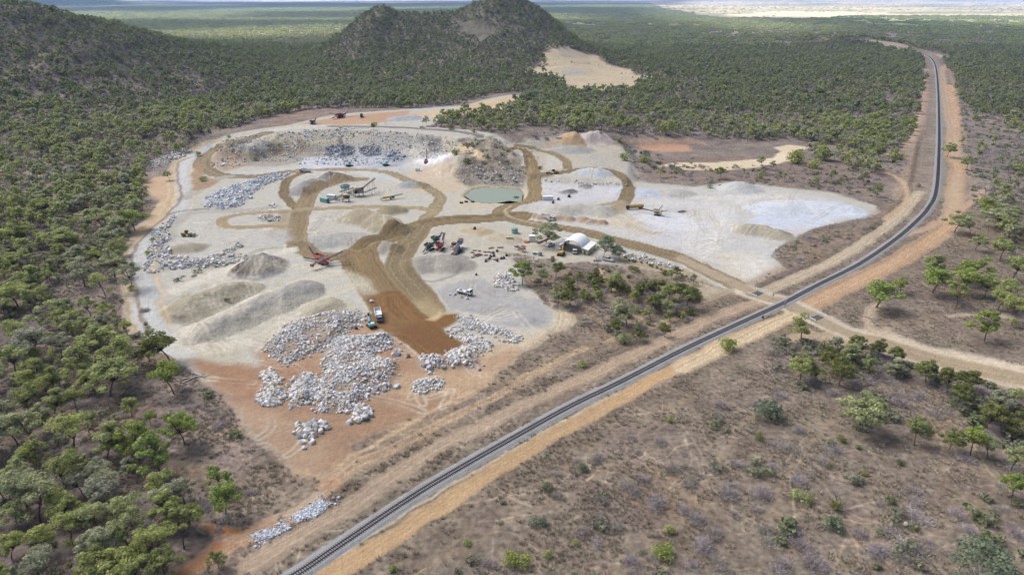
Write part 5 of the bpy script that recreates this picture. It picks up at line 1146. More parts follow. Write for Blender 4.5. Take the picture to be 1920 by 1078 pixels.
def boxv(c, t, n2, sx, sy, z0, z1):
    o = []
    for z in (z0, z1):
        for i, j in ((-1, -1), (1, -1), (1, 1), (-1, 1)): o.append([c[0]+t[0]*sx*i+n2[0]*sy*j, c[1]+t[1]*sx*i+n2[1]*sy*j, z])
    return o
BF = np.array([[0, 3, 2, 1], [4, 5, 6, 7], [0, 1, 5, 4], [1, 2, 6, 5], [2, 3, 7, 6], [3, 0, 4, 7]])
vv = [boxv(tp[i], tang[i], nrm_[i], .14, 1.07, tz[i]+TZ0-.10, tz[i]+TZ0+.035) for i in range(len(tp))]
vis0 = [i for i in range(len(tp)) if tp[i, 1] > 104]
for i in vis0[:100]: link('sleeper', mesh_np('sleeper', np.array(vv[i]), BF, (CONC,), False), railway)
rest = vis0[100:]; V_ = np.array([vv[i] for i in rest]).reshape(-1, 3); q = (np.arange(len(rest))[:, None, None]*8+BF[None]).reshape(-1, 4)
tag(link('sleepers', mesh_np('sleepers', V_, q, (CONC,), False), railway), kind='stuff')

# ------------------------------------------------------------------ paints
PT = {k: plain(k, [q*.84+d_*.16 for q, d_ in zip(c, (190, 182, 166))] if k not in ('fabric_white', 'glass_dark') else c, r, .4, m, .12, .8) for k, c, r, m in [('white_paint', (240,242,246), .45, 0), ('cream_paint', (214,200,160), .5, 0), ('yellow_paint', (206,168,84), .5, 0), ('red_paint', (168,66,58), .5, 0), ('coral_paint', (206,104,88), .5, 0),
    ('dark_red_paint', (128,44,46), .55, 0), ('teal_paint', (120,180,176), .45, 0), ('green_paint', (66,102,84), .5, 0), ('blue_paint', (88,108,144), .5, 0), ('navy_steel', (60,66,92), .5, .2), ('rubber', (44,44,46), .85, 0), ('dark_steel', (70,66,64), .6, .3),
    ('grey_steel', (136,134,134), .5, .4), ('rust', (106,66,50), .9, 0), ('glass_dark', (38,46,54), .12, 0), ('tank_green', (128,176,166), .5, 0), ('fabric_white', (252,252,252), .6, 0), ('orange_paint', (204,122,88), .6, 0),
    ('belt_rubber', (62,60,66), .8, 0), ('sandstone_load', (170,120,84), .95, 0), ('dark_green_tank', (24,70,58), .4, 0), ('pink_paint', (204,150,148), .6, 0), ('violet_grey', (150,146,164), .6, 0)]}
class MB:
    def __init__(s): s.bm = bmesh.new(); s.mats = []
    def mi(s, m):
        if m not in s.mats: s.mats.append(m)
        return s.mats.index(m)
    def _fin(s, geom, M, mat):
        bmesh.ops.transform(s.bm, matrix=M, verts=geom); k = s.mi(mat)
        for f in {f for v in geom for f in v.link_faces}: f.material_index = k
    def box(s, c, size, mat, rz=0, ry=0, rx=0, bev=.04, taper=None):
        r = bmesh.ops.create_cube(s.bm, size=1); vs = r['verts']
        if taper:
            for v in vs:
                if v.co.z > 0: v.co.x = v.co.x*taper[0]+(taper[2] if len(taper) > 2 else 0); v.co.y *= taper[1]
        bmesh.ops.transform(s.bm, matrix=Matrix.Diagonal((*size, 1)), verts=vs)
        if bev:
            es = list({e for v in vs for e in v.link_edges}); q = bmesh.ops.bevel(s.bm, geom=es, offset=min(bev, min(size)*.3), segments=1, affect='EDGES'); vs = list({v for f in q['faces'] for v in f.verts} | {v for v in vs if v.is_valid})
        s._fin(vs, Matrix.Translation(c) @ Euler((rx, ry, rz)).to_matrix().to_4x4(), mat); return s
    def cyl(s, c, r, h, mat, axis='z', seg=16, r2=None):
        q = bmesh.ops.create_cone(s.bm, cap_ends=True, segments=seg, radius1=r, radius2=r if r2 is None else r2, depth=h); R = {'z': Matrix.Identity(4), 'x': Matrix.Rotation(math.pi/2, 4, 'Y'), 'y': Matrix.Rotation(math.pi/2, 4, 'X')}[axis]
        s._fin(q['verts'], Matrix.Translation(c) @ R, mat); return s
    def bar(s, a, b, w, h, mat):
        a = Vector(a); b = Vector(b); d = b-a; q = d.to_track_quat('X', 'Z').to_matrix().to_4x4(); r = bmesh.ops.create_cube(s.bm, size=1); bmesh.ops.transform(s.bm, matrix=Matrix.Diagonal((d.length, w, h, 1)), verts=r['verts'])
        s._fin(r['verts'], Matrix.Translation((a+b)/2) @ q, mat); return s
    def prism(s, prof, y0, y1, mat):
        """side outline (x, z) pushed from y0 to y1"""
        A = [s.bm.verts.new((x, y0, z)) for x, z in prof]; B = [s.bm.verts.new((x, y1, z)) for x, z in prof]; n = len(prof); k = s.mi(mat); fs = [s.bm.faces.new(A), s.bm.faces.new(B[::-1])]
        for i in range(n): fs.append(s.bm.faces.new((A[i], B[i], B[(i+1) % n], A[(i+1) % n])))
        for f in fs: f.material_index = k
        return s
    def obj(s, name, parent=None):
        bmesh.ops.recalc_face_normals(s.bm, faces=s.bm.faces); me = bpy.data.meshes.new(name); s.bm.to_mesh(me); s.bm.free()
        for m in s.mats: me.materials.append(m)
        return link(name, me, parent)
def P_(k): return PT[k]
def root(name, label, cat, u, v, to=None, rz=None, group=None, dz=0.0, s=1.0):
    """an Empty standing where the photo shows the thing, its +X turned towards the photo point `to`"""
    p = surface_at(u, v, zland)[0]; e = bpy.data.objects.new(name, None); C.objects.link(e); e.location = (p[0], p[1], p[2]+dz); e.scale = (s, s, s)
    if to is not None: q = surface_at(to[0], to[1], zland)[0]; rz = math.atan2(q[1]-p[1], q[0]-p[0])
    e.rotation_euler = (0, 0, rz or 0); tag(e, label, cat, group); return e
def wheels(e, xs, y, r=.5, w=.35, hub='white_paint'):
    for x in xs:
        for s in (-1, 1):
            t = MB().cyl((x, s*y, r), r, w, P_('rubber'), 'y', 14).obj('wheel', e); MB().cyl((x, s*(y+w*.38), r), r*.5, w*.3, P_(hub), 'y', 10).obj('hub', t)
def truck(u, v, to, label, cab='white_paint', body='tray', load=None, s=1.0, bodyc='white_paint', name='flatbed_truck', L=7.2):
    e = root(name, label, 'truck', u, v, to, s=s); h = L/2
    MB().box((0, 0, .85), (L-.4, .9, .28), P_('dark_steel')).obj('chassis', e)
    c = MB().box((h-1.0, 0, 1.75), (1.7, 2.2, 1.5), P_(cab), taper=(.86, .92, -.03), bev=.1).box((h-.25, 0, 1.1), (.5, 2.2, .55), P_(cab)).box((h-.02, 0, .72), (.2, 2.2, .22), P_('dark_steel')).obj('cab', e)
    MB().box((h-.17, 0, 1.98), (.10, 1.85, .68), P_('glass_dark'), ry=-.14, bev=.02).obj('windscreen', c); MB().box((h-1.0, 1.10, 1.98), (.8, .06, .5), P_('glass_dark'), rx=.04, bev=.01).box((h-1.0, -1.10, 1.98), (.8, .06, .5), P_('glass_dark'), rx=-.04, bev=.01).obj('side_windows', c)
    if body == 'tray':
        m = MB().box((-1.0, 0, 1.12), (L-2.2, 2.3, .14), P_(bodyc)); bl = L-2.2
        for s_ in (-1, 1): m.box((-1.0, s_*1.12, 1.35), (bl, .06, .36), P_(bodyc), bev=.01)
        m.box((-1.0-bl/2, 0, 1.35), (.06, 2.2, .36), P_(bodyc), bev=.01).box((-1.0+bl/2, 0, 1.6), (.08, 2.2, .85), P_(bodyc), bev=.01); m.box((-1.9, .35, 1.28), (.9, .9, .2), P_('rust'), bev=.02).box((-.5, -.5, 1.28), (.8, .6, .16), P_('grey_steel'), bev=.02); m.obj('tray', e)
    elif body == 'tank':
        MB().cyl((-1.0, 0, 1.95), 1.0, L-2.4, P_(bodyc), 'x', 18).cyl((-.2, 0, 2.98), .3, .14, P_('dark_steel')).cyl((-2.2, 0, 2.98), .3, .14, P_('dark_steel')).box((-1.0, 0, 1.0), (L-2.6, 1.2, .3), P_('dark_steel')).obj('tank', e)
    elif body == 'tipper':
        m = MB(); bl = L-2.6; x0 = -1.2
        m.prism([(x0-bl/2-.3, 1.15), (x0-bl/2-.5, 2.6), (x0-bl/2-.44, 2.62), (x0-bl/2-.2, 1.3), (x0+bl/2-.1, 1.3), (x0+bl/2+.1, 2.7), (x0+bl/2+.9, 2.85), (x0+bl/2+.9, 2.95), (x0+bl/2, 2.85), (x0+bl/2, 1.1)], -1.2, 1.2, P_(bodyc))
        for s_ in (-1, 1): m.prism([(x0-bl/2-.3, 1.15), (x0-bl/2-.5, 2.55), (x0+bl/2+.05, 2.75), (x0+bl/2, 1.1)], s_*1.24-.05, s_*1.24+.05, P_(bodyc))
        m.obj('tipper_body', e)
        if load: MB().box((x0, 0, 2.1), (bl-.3, 2.1, .9), P_(load), bev=.3, taper=(.6, .5)).obj('load', e)
    wheels(e, (h-1.3, -h+1.2, -h+2.4) if L > 8 else (h-1.3, -h+1.7), 1.0, .48, .3); return e
def ute(u, v, to, label, col='white_paint', canopy=False, tray=True, s=1.0, name='pickup'):
    e = root(name, label, 'pickup' if tray else 'car', u, v, to, s=s)
    b = MB().prism([(-2.55, .45), (-2.55, 1.05), (-.75, 1.08), (.95, 1.12), (2.2, .98), (2.5, .75), (2.5, .45)], -.9, .9, P_(col)).obj('body', e)
    if tray: MB().box((-1.65, 0, 1.1), (1.75, 1.75, .1), P_('grey_steel'), bev=.01).box((-1.65, .88, 1.24), (1.75, .05, .3), P_(col), bev=.01).box((-1.65, -.88, 1.24), (1.75, .05, .3), P_(col), bev=.01).box((-2.5, 0, 1.24), (.05, 1.75, .3), P_(col), bev=.01).obj('tray', e)
    x0 = -.75 if tray else -2.3
    c = MB().prism([(x0, 1.1), (x0+.12, 1.72), (.25, 1.74), (1.0, 1.12)], -.78, .78, P_(col)).obj('cabin', e); MB().prism([(.34, 1.68), (1.0, 1.16), (1.05, 1.17), (.38, 1.71)], -.68, .68, P_('glass_dark')).obj('windscreen', c)
    MB().box(((x0+.55)/2+.1, .79, 1.42), (1.0-x0*.45, .04, .36), P_('glass_dark'), bev=.01).box(((x0+.55)/2+.1, -.79, 1.42), (1.0-x0*.45, .04, .36), P_('glass_dark'), bev=.01).obj('side_windows', c)
    wheels(e, (1.6, -1.55), .78, .36, .24); return e
def excavator(u, v, to, label, col, boom=((1.2, 1.9), (3.6, 4.6), (6.0, 3.4), (6.6, .8)), s=1.0, swing=0.0, track_rz=0.0):
    e = root('excavator', label, 'excavator', u, v, to, s=s)
    for sg in (-1, 1):
        t = MB(); c, s_ = math.cos(track_rz), math.sin(track_rz)
        t.prism([(-2.0, .1), (-2.2, .45), (-2.0, .85), (2.0, .85), (2.2, .45), (2.0, .1)], sg*1.15-.28, sg*1.15+.28, P_('rubber')).box((0, sg*1.15, .48), (3.2, .62, .35), P_('dark_steel')); o = t.obj('track', e); o.rotation_euler = (0, 0, track_rz)
    b = MB().cyl((0, 0, .95), .85, .3, P_('dark_steel')).box((-.55, 0, 1.55), (3.0, 2.5, .9), P_(col), bev=.15).box((-1.75, 0, 1.75), (1.1, 2.5, 1.0), P_(col), bev=.25).obj('body', e)
    MB().box((-1.0, -.2, 2.12), (1.2, 1.3, .2), P_('white_paint' if col == 'teal_paint' else col), bev=.08).box((-1.1, .7, 2.1), (.3, .3, .45), P_('dark_steel')).obj('engine_cover', b)
    k = MB().box((.55, .78, 2.15), (1.35, .85, 1.25), P_(col), bev=.08, taper=(.85, .95)).obj('cab', e); MB().box((.62, .78, 2.3), (1.3, .9, .75), P_('glass_dark'), bev=.03).obj('cab_window', k)
    B = [Vector((x, -.15, z)) for x, z in boom]; mid = (B[0]*.45+B[1]*.55)+Vector((-.25, 0, .35))
    MB().bar(B[0], mid, .45, .6, P_(col)).bar(mid, B[1], .42, .5, P_(col)).bar(B[0]+Vector((.1, .35, -.1)), mid+Vector((.2, .3, -.1)), .14, .14, P_('grey_steel')).obj('boom', e)
    MB().bar(B[1]+(B[1]-B[2])*.12, B[2], .34, .42, P_(col)).bar(mid+Vector((0, 0, .4)), B[1]+Vector((0, 0, .45)), .12, .12, P_('grey_steel')).obj('stick', e)
    d = (B[3]-B[2]).normalized(); q = B[2]
    MB().prism([(q.x-.1, q.z), (q.x+.55, q.z-.1), (q.x+.5, q.z-.9), (q.x-.1, q.z-1.25), (q.x-.75, q.z-1.1), (q.x-.2, q.z-.8), (q.x+.1, q.z-.45)], -.75, .45, P_('dark_steel')).obj('bucket', e); return e
def conveyor(m, a, b, w, frame, belt, legs=(.3, .75), ground=0.0, rise=.5):
    """lattice conveyor between two points, added to builder m"""
    a = Vector(a); b = Vector(b); d = (b-a); s_ = Vector((-d.y, d.x, 0)).normalized()*w/2; up = Vector((0, 0, rise)); n = max(3, int(d.length/1.6))
    m.bar(a, b, w*.8, .08, P_(belt))
    for q in (s_, -s_):
        m.bar(a+q, b+q, .09, .12, P_(frame)).bar(a+q-up, b+q-up, .07, .1, P_(frame))
        for i in range(n):
            p0 = a+d*(i/n)+q; p1 = a+d*((i+1)/n)+q-up; m.bar(p0, p1, .05, .05, P_(frame))
    for t in legs:
        p = a+d*t
        for q in (s_, -s_): m.bar(p+q-up, Vector((p.x, p.y, ground))+q*1.5, .1, .1, P_(frame))
    return m
def track_pair(e, y, x0, x1, h=.8):
    for sg in (-1, 1): MB().prism([(x0, .05), (x0-.2, h*.5), (x0, h), (x1, h), (x1+.2, h*.5), (x1, .05)], sg*y-.25, sg*y+.25, P_('rubber')).obj('track', e)
def mobile_plant(u, v, to, label, main, side='grey_steel', L=11, arms=(), hopper=True, s=1.0, name='screening_plant', cat='screening plant'):
    e = root(name, label, cat, u, v, to, s=s); track_pair(e, 1.2, -L*.22, L*.18)
    m = MB().box((0, 0, 1.25), (L*.62, 1.6, .5), P_(main), bev=.06)
    for x in (-L*.25, -L*.08, L*.1, L*.25): m.bar((x, .8, 1.2), (x, 1.05, 2.6), .12, .12, P_(main)).bar((x, -.8, 1.2), (x, -1.05, 2.6), .12, .12, P_(main))
    m.obj('chassis', e)
    if hopper:
        h = MB(); x0, x1 = -L*.33, L*.05
        for sg in (-1, 1): h.prism([(x0, 2.5), (x0-.2, 3.4), (x1+.2, 3.4), (x1, 2.5)], sg*1.15-.07, sg*1.15+.07, P_(main))
        h.box((x0, 0, 2.9), (.14, 2.2, .9), P_(main), bev=.02).box(((x0+x1)/2, 0, 2.45), (x1-x0, 1.9, .2), P_('belt_rubber'), bev=.02).obj('hopper', e)
    MB().box((L*.22, 0, 2.75), (L*.24, 1.9, 1.1), P_(main), ry=-.25, bev=.08).box((L*.22, 0, 3.28), (L*.2, 1.5, .12), P_('grey_steel'), ry=-.25, bev=.02).obj('screen_box', e)
    MB().box((-L*.05, 0, 1.75), (L*.3, 1.5, .8), P_('dark_steel'), bev=.1).obj('engine', e)
    for a, b, w, c in arms: conveyor(MB(), a, b, w, c, 'belt_rubber', legs=(), rise=.35).obj('conveyor', e)
    return e

# ------------------------------------------------------------------ vehicles and plant
truck(870, 551, (893, 557), 'white flatbed truck parked beside four boulders on the grey hardstand', L=7.4, s=1.12)
truck(710, 596, (714, 612), 'white articulated dump truck waiting beside the teal excavator on the brown road end', cab='violet_grey', body='tipper', bodyc='white_paint', name='dump_truck', L=9.8)
excavator(697, 613, (691, 598), 'teal excavator loading boulders beside the white dump truck', 'teal_paint', track_rz=.3)
truck(572, 323, (555, 322), 'white haul truck on the pale road under the quarry face', body='tipper', bodyc='white_paint', name='haul_truck', L=8.6)
excavator(655, 312, (668, 308), 'teal excavator with arched arm working under the middle of the quarry face', 'teal_paint', s=1.1)
excavator(724, 311, (738, 309), 'teal excavator among grey broken rock, left of the red drill rig', 'teal_paint', s=1.1)
e = root('drill_rig', 'red drill rig with raised mast on the white dusty quarry ledge', 'drill rig', 799, 306, (806, 300)); track_pair(e, 1.0, -1.5, 1.5)
MB().box((-.3, 0, 1.5), (3.0, 2.2, 1.3), P_('red_paint'), bev=.12).obj('body', e); k = MB().box((1.0, .7, 2.3), (1.1, .9, 1.2), P_('red_paint'), bev=.06).obj('cab', e); MB().box((1.08, .7, 2.4), (1.05, .95, .7), P_('glass_dark'), bev=.02).obj('cab_window', k)
MB().bar((1.6, -.2, 1.4), (1.9, -.2, 10.5), .4, .55, P_('dark_steel')).bar((.6, -.2, 2.0), (1.8, -.2, 5.0), .2, .2, P_('rust')).box((1.9, -.2, 8.5), (.5, .5, 1.2), P_('rust')).obj('mast', e)
ute(785, 321, (790, 321), 'small white pickup on the pit floor below the drill rig', s=1.0)
ute(792, 240, (800, 240), 'white pickup parked on the quarry rim road', s=1.0)
ute(1140, 489, (1150, 491), 'white pickup with grey tray parked behind the dome by a bare tree', s=1.15)
ute(1032, 461, (1044, 457), 'white car parked left of the dome shelter', tray=False, name='parked_car', s=1.12)
truck(1078, 474, (1077, 485), 'white service truck parked in the mouth of the dome shelter', L=6.0, name='service_truck')
excavator(1052, 478, (1066, 462), 'yellow excavator half under the dome shelter with its arm folded', 'yellow_paint', boom=((1.0, 1.9), (4.0, 5.0), (6.2, 3.6), (6.8, 1.2)), s=1.1)
truck(1028, 412, (1042, 414), 'white tip truck behind the bushy tree, beside the brown heaps', body='tipper', load='sandstone_load', name='tip_truck', L=8.6)
truck(1190, 392, (1170, 393), 'dark prime mover with a yellow tanker body on the pale yard', cab='navy_steel', body='tank', bodyc='yellow_paint', name='tanker_truck', L=11)
# wheel loader and grader
e = root('wheel_loader', 'yellow wheel loader with grey bucket alone on the pale flat at left', 'wheel loader', 352, 443, (366, 443))
MB().box((-1.8, 0, 1.7), (2.8, 2.2, 1.2), P_('yellow_paint'), bev=.15).box((1.0, 0, 1.2), (2.0, 1.2, .7), P_('yellow_paint')).obj('body', e); k = MB().box((-.3, 0, 2.6), (1.4, 1.5, 1.5), P_('dark_steel'), bev=.06).obj('cab', e); MB().box((-.3, 0, 2.75), (1.46, 1.56, .8), P_('glass_dark'), bev=.02).obj('cab_window', k)
MB().bar((1.2, .6, 1.8), (3.4, .6, .9), .25, .35, P_('yellow_paint')).bar((1.2, -.6, 1.8), (3.4, -.6, .9), .25, .35, P_('yellow_paint')).obj('lift_arms', e); MB().prism([(3.3, .1), (3.2, 1.4), (3.6, 1.4), (3.8, .5), (4.9, .3), (4.9, .1)], -1.6, 1.6, P_('grey_steel')).obj('bucket', e); wheels(e, (1.7, -1.9), 1.05, .8, .55, 'yellow_paint')
e = root('motor_grader', 'yellow motor grader with black cab on the haul road loop', 'grader', 1037, 326, (1022, 327))
MB().bar((.2, 0, 2.2), (4.6, 0, 1.5), .5, .45, P_('yellow_paint')).box((-2.2, 0, 1.7), (3.2, 1.6, 1.1), P_('yellow_paint'), bev=.1).obj('frame', e); k = MB().box((-.2, 0, 2.6), (1.5, 1.7, 1.8), P_('rubber'), bev=.05).obj('cab', e); MB().box((1.9, 0, .5), (.25, 4.2, .8), P_('dark_steel'), rz=.5).obj('blade', e); MB().box((-.2, 0, 3.55), (1.6, 1.8, .12), P_('white_paint')).obj('roof', k)
wheels(e, (4.3,), .9, .65, .35, 'yellow_paint'); wheels(e, (-1.5, -3.1), .95, .65, .4, 'yellow_paint')
# red screening plant in the middle
e = mobile_plant(604, 494, (625, 503), 'coral red screening plant with four long arms at the bend of the haul road', 'coral_paint', L=13, s=1.2, arms=[
    ((-5.0, 0, 2.2), (-9.5, .6, 4.6), 1.0, 'pink_paint'), ((.5, 1.2, 1.6), (3.8, 7.8, 4.2), .8, 'dark_steel'), ((4.0, 1.0, 1.6), (7.6, 7.2, 4.2), .8, 'pink_paint'), ((2.6, 1.5, 3.8), (3.4, -6.4, 2.2), 1.3, 'pink_paint'), ((-3.5, -1, 1.2), (-9.6, -2.4, 1.0), .5, 'dark_steel')])
MB().box((3.4, -6.6, 2.0), (1.5, .9, .9), P_('dark_red_paint')).obj('head_drum', e)
mobile_plant(806, 468, (822, 460), 'green and white screening machine at the left end of the parked plant', 'green_paint', L=8, arms=[((-3.2, 0, 1.5), (-6.2, -.8, .8), .8, 'white_paint')], name='screening_machine', cat='screening machine', s=1.12)
e = mobile_plant(826, 468, (840, 452), 'red screening machine parked between the green and the blue machines', 'red_paint', L=8.5, arms=[((3.0, 0, 2.6), (7.4, .2, 5.6), 1.1, 'pink_paint'), ((-.5, -1, 2.2), (-3.8, -1.2, 3.4), .8, 'coral_paint')], name='screening_machine', cat='screening machine', s=1.12)
mobile_plant(818, 455, (832, 449), 'dark green crusher behind the red screening machine', 'green_paint', L=7, arms=[((2.5, 0, 2.4), (5.0, .3, 3.8), .8, 'dark_steel')], name='mobile_crusher', cat='crusher', s=1.12)
e = root('track_conveyor', 'long blue tracked conveyor with dark hoppers at both ends', 'conveyor', 858, 473, (868, 458), s=1.2); track_pair(e, 1.0, -2.0, 2.0)
conveyor(MB(), (-6, 0, 1.4), (5.5, 0, 3.6), 1.3, 'blue_paint', 'belt_rubber', legs=()).obj('belt_frame', e); MB().box((0, 0, 1.3), (5, 1.6, 1.0), P_('blue_paint'), bev=.1).obj('chassis', e)
MB().box((5.4, 0, 3.0), (3.6, 2.0, 1.7), P_('blue_paint'), bev=.1).box((5.4, 0, 3.82), (3.0, 1.5, .2), P_('rust')).obj('hopper', e); MB().box((-6.3, 0, 1.3), (2.6, 2.2, 1.2), P_('dark_steel'), bev=.08).box((-6.3, 0, 1.95), (2.0, 1.6, .12), P_('rust')).obj('tail_hopper', e); MB().box((1.2, -1.6, 1.0), (3.2, .5, 1.2), P_('navy_steel')).obj('engine', e)
e = root('feed_hopper', 'rusty brown feed hopper frame between the red and blue machines', 'hopper', 849, 466, (858, 458)); MB().box((0, 0, 1.5), (4.5, 1.4, .3), P_('rust')).box((2.0, 0, 2.0), (2.0, 2.0, 1.0), P_('rust'), taper=(1.2, 1.2)).obj('frame', e)
for x in (-1.9, 1.9):
    for y in (-.6, .6): MB().bar((x, y, 1.4), (x, y*1.5, 0), .14, .14, P_('rust')).obj('leg', e)
# crushing plant under the quarry
e = root('crushing_plant', 'cream and grey stationary crushing plant with crossing conveyors', 'crushing plant', 673, 368, (690, 366))
m = MB().box((0, 0, 3.6), (6, 4, 2.6), P_('grey_steel'), bev=.1)
for x in (-2.6, 0, 2.6):
    for y in (-1.7, 1.7): m.bar((x, y, 2.4), (x*1.15, y*1.15, 0), .25, .25, P_('dark_steel'))
m.obj('tower', e); MB().box((0, 0, 5.5), (5.0, 3.0, 1.2), P_('cream_paint'), bev=.15).cyl((-2.0, -1.9, 3.4), 1.1, .5, P_('rubber'), 'y').cyl((2.4, -1.6, 5.2), .8, .5, P_('dark_steel'), 'y').obj('screen_deck', e)
for a, b, w, c, l in [((2, 1, 4.2), (13, 6.5, 9.0), 1.3, 'dark_steel', (.5, .85)), ((3, -1, 2.4), (12, .2, 4.4), 1.0, 'dark_steel', (.6,)), ((-1, 2, 4.4), (-17, -4, 1.6), 1.1, 'dark_steel', (.35, .7)), ((1, 3, 5.8), (-11, 7, 2.6), 1.1, 'dark_steel', (.4, .8)), ((-9, -7, 3.8), (-22, -7.5, 1.2), 1.0, 'navy_steel', (.4,))]:
    conveyor(MB(), a, b, w, c, 'belt_rubber', legs=l).obj('conveyor', e)
e = root('cone_crusher', 'brown cone crusher station in front of the crushing plant', 'crusher', 649, 378, (660, 378)); m = MB().box((0, 0, 2.3), (4.2, 3.2, .3), P_('grey_steel')).cyl((0, 0, 3.3), 1.5, 1.8, P_('rust'), seg=14, r2=1.1).cyl((0, 0, 4.5), 1.3, .7, P_('cream_paint'), seg=14, r2=1.7).box((1.8, 1, 3.0), (1.0, 1.0, 1.0), P_('dark_steel')); m.obj('crusher_head', e)
for x in (-1.8, 1.8):
    for y in (-1.3, 1.3): MB().bar((x, y, 2.3), (x, y, 0), .25, .25, P_('dark_steel')).obj('leg', e)
e = root('feed_bin', 'teal and black feed bin behind the crushing plant', 'hopper', 648, 362, (655, 360)); MB().box((0, 0, 4.2), (4.2, 3.2, 2.2), P_('teal_paint'), taper=(1.25, 1.25), bev=.05).box((0, 0, 5.34), (4.4, 3.3, .12), P_('belt_rubber')).obj('bin', e)
MB().bar((-1.6, -1.2, 3), (-2, -1.4, 0), .25, .25, P_('dark_steel')).bar((1.6, -1.2, 3), (2, -1.4, 0), .25, .25, P_('dark_steel')).bar((-1.6, 1.2, 3), (-2, 1.4, 0), .25, .25, P_('dark_steel')).bar((1.6, 1.2, 3), (2, 1.4, 0), .25, .25, P_('dark_steel')).obj('stand', e)
e = root('green_conveyor', 'yellow and green portable conveyor standing right of the crushing plant', 'conveyor', 733, 374, (748, 372)); conveyor(MB(), (-7, 0, 1.2), (8, 0, 2.8), 1.0, 'green_paint', 'green_paint', legs=(.25, .6)).obj('belt_frame', e); MB().box((-2.5, 0, 1.9), (5.5, 1.5, 1.0), P_('yellow_paint'), bev=.08).obj('body', e); MB().box((1.4, 0, 1.5), (1.6, 1.6, 1.5), P_('green_paint')).obj('drive', e); wheels(e, (0,), .8, .5, .3)
def container(u, v, to, label, col, L=6.1, ribs=True, name='shipping_container', s=1, W=2.45, Hh=2.6, group=None, roofc=None):
    e = root(name, label, 'container', u, v, to, s=s); m = MB().box((0, 0, Hh/2+.1), (L, W, Hh), P_(col), bev=.05)
    if ribs:
        for i in range(int(L/.5)):
            x = -L/2+.35+i*.5
            for sg in (-1, 1): m.box((x, sg*(W/2+.02), Hh/2+.1), (.22, .07, Hh-.4), P_(col), bev=0)
    m.obj('shell', e); d = MB().box((L/2+.03, W*.25, Hh/2+.1), (.06, W*.42, Hh-.25), P_(col), bev=.01).box((L/2+.03, -W*.25, Hh/2+.1), (.06, W*.42, Hh-.25), P_(col), bev=.01).obj('doors', e)
    MB().bar((L/2+.1, .2, .4), (L/2+.1, .2, Hh-.2), .05, .05, P_('grey_steel')).bar((L/2+.1, -.2, .4), (L/2+.1, -.2, Hh-.2), .05, .05, P_('grey_steel')).obj('lock_rods', d)
    if roofc: MB().box((0, 0, Hh+.14), (L-.1, W-.1, .06), P_(roofc), bev=.01).obj('roof', e)
    return e
container(609, 379, (618, 381), 'turquoise shipping container at the left of the crushing plant', 'teal_paint')
container(622, 373, (631, 374), 'white shipping container behind the turquoise one', 'white_paint')
container(998, 452, (1002, 452), 'white site cabin beside the orange heap, left of the dome', 'white_paint', L=3.4, ribs=False, name='site_cabin', Hh=3.0, roofc='fabric_white')
container(1027, 375, (1036, 375), 'white caravan in the pale yard right of the haul road', 'white_paint', L=6.5, ribs=False, name='caravan', Hh=2.4, roofc='fabric_white')
# dome shelter
cen = surface_at(1077, 459, zland)[0]; fr = surface_at(1071, 473.5, zland)[0]
A0 = surface_at(1053, 471, zland)[0]; B0 = surface_at(1089, 477, zland)[0]; wd = math.hypot(B0[0]-A0[0], B0[1]-A0[1]); ang = math.atan2(B0[1]-A0[1], B0[0]-A0[0])
e = bpy.data.objects.new('dome_shelter', None); C.objects.link(e); e.location = ((A0[0]+B0[0])/2, (A0[1]+B0[1])/2, float(zland((A0[0]+B0[0])/2, (A0[1]+B0[1])/2))); e.rotation_euler = (0, 0, ang); tag(e, 'white fabric dome shelter spanning two containers at the workshop', 'shelter')
Rr = 6.1; Ld = 12.2; s_ = Soup(); n = 20; m_ = 8; pts = []
for layer, rr in enumerate((Rr, Rr-.12)):
    for j in range(m_+1):
        for i in range(n+1):
            t = math.pi*i/n; bul = 1-.10*(0 if .02 < j/m_ < .98 else 1); sag = .12*math.sin(math.pi*j/m_); pts.append((-math.cos(t)*(rr+sag*.5), j/m_*Ld, math.sin(t)*(rr*1.0+sag)+.6))
pts = np.array(pts).reshape(2, m_+1, n+1, 3); q = []
for layer in range(2):
    for j in range(m_):
        for i in range(n): q.append([pts[layer, j, i], pts[layer, j, i+1], pts[layer, j+1, i+1], pts[layer, j+1, i]])
for j in (0, m_):
    for i in range(n): q.append([pts[0, j, i], pts[0, j, i+1], pts[1, j, i+1], pts[1, j, i]])
s_.quads(np.array(q)); link('canopy', s_.mesh('canopy', [P_('fabric_white')]), e)
for j in (0, 4):
    m = MB()
    for i in range(n): t0, t1 = math.pi*i/n, math.pi*(i+1)/n; y = .12+j*(Ld-.24)/4; m.bar((-math.cos(t0)*(Rr-.25), y, math.sin(t0)*(Rr-.25)+.6), (-math.cos(t1)*(Rr-.25), y, math.sin(t1)*(Rr-.25)+.6), .1, .1, P_('grey_steel'))
    m.obj('arch_rib', e)
for sg in (-1, 1):
    MB().box((sg*(Rr+1.35), Ld/2, 1.35), (2.5, Ld, 2.6), P_('cream_paint' if sg > 0 else 'white_paint'), bev=.05).obj('side_container', e)
    MB().prism([(sg*(Rr-.35), 3.35), (sg*(Rr+2.9), 2.72), (sg*(Rr+2.9), 2.80), (sg*(Rr-.35), 3.45)], -.1, Ld+.1, P_('fabric_white')).obj('side_flap', e)
MB().box((Rr+1.2, -.04, 1.3), (.8, .06, 2.0), P_('navy_steel')).obj('container_door', e)
e2 = root('lean_to_box', 'beige store box standing against the right side of the dome shelter', 'store box', 1105, 472, (1110, 473)); MB().box((0, 0, 1.1), (3.0, 2.4, 2.2), P_('cream_paint'), bev=.05).box((0, 0, 2.28), (3.2, 2.6, .12), P_('fabric_white')).obj('box', e2); MB().box((.3, -1.22, 1.0), (.9, .06, 1.8), P_('grey_steel')).obj('door', e2)
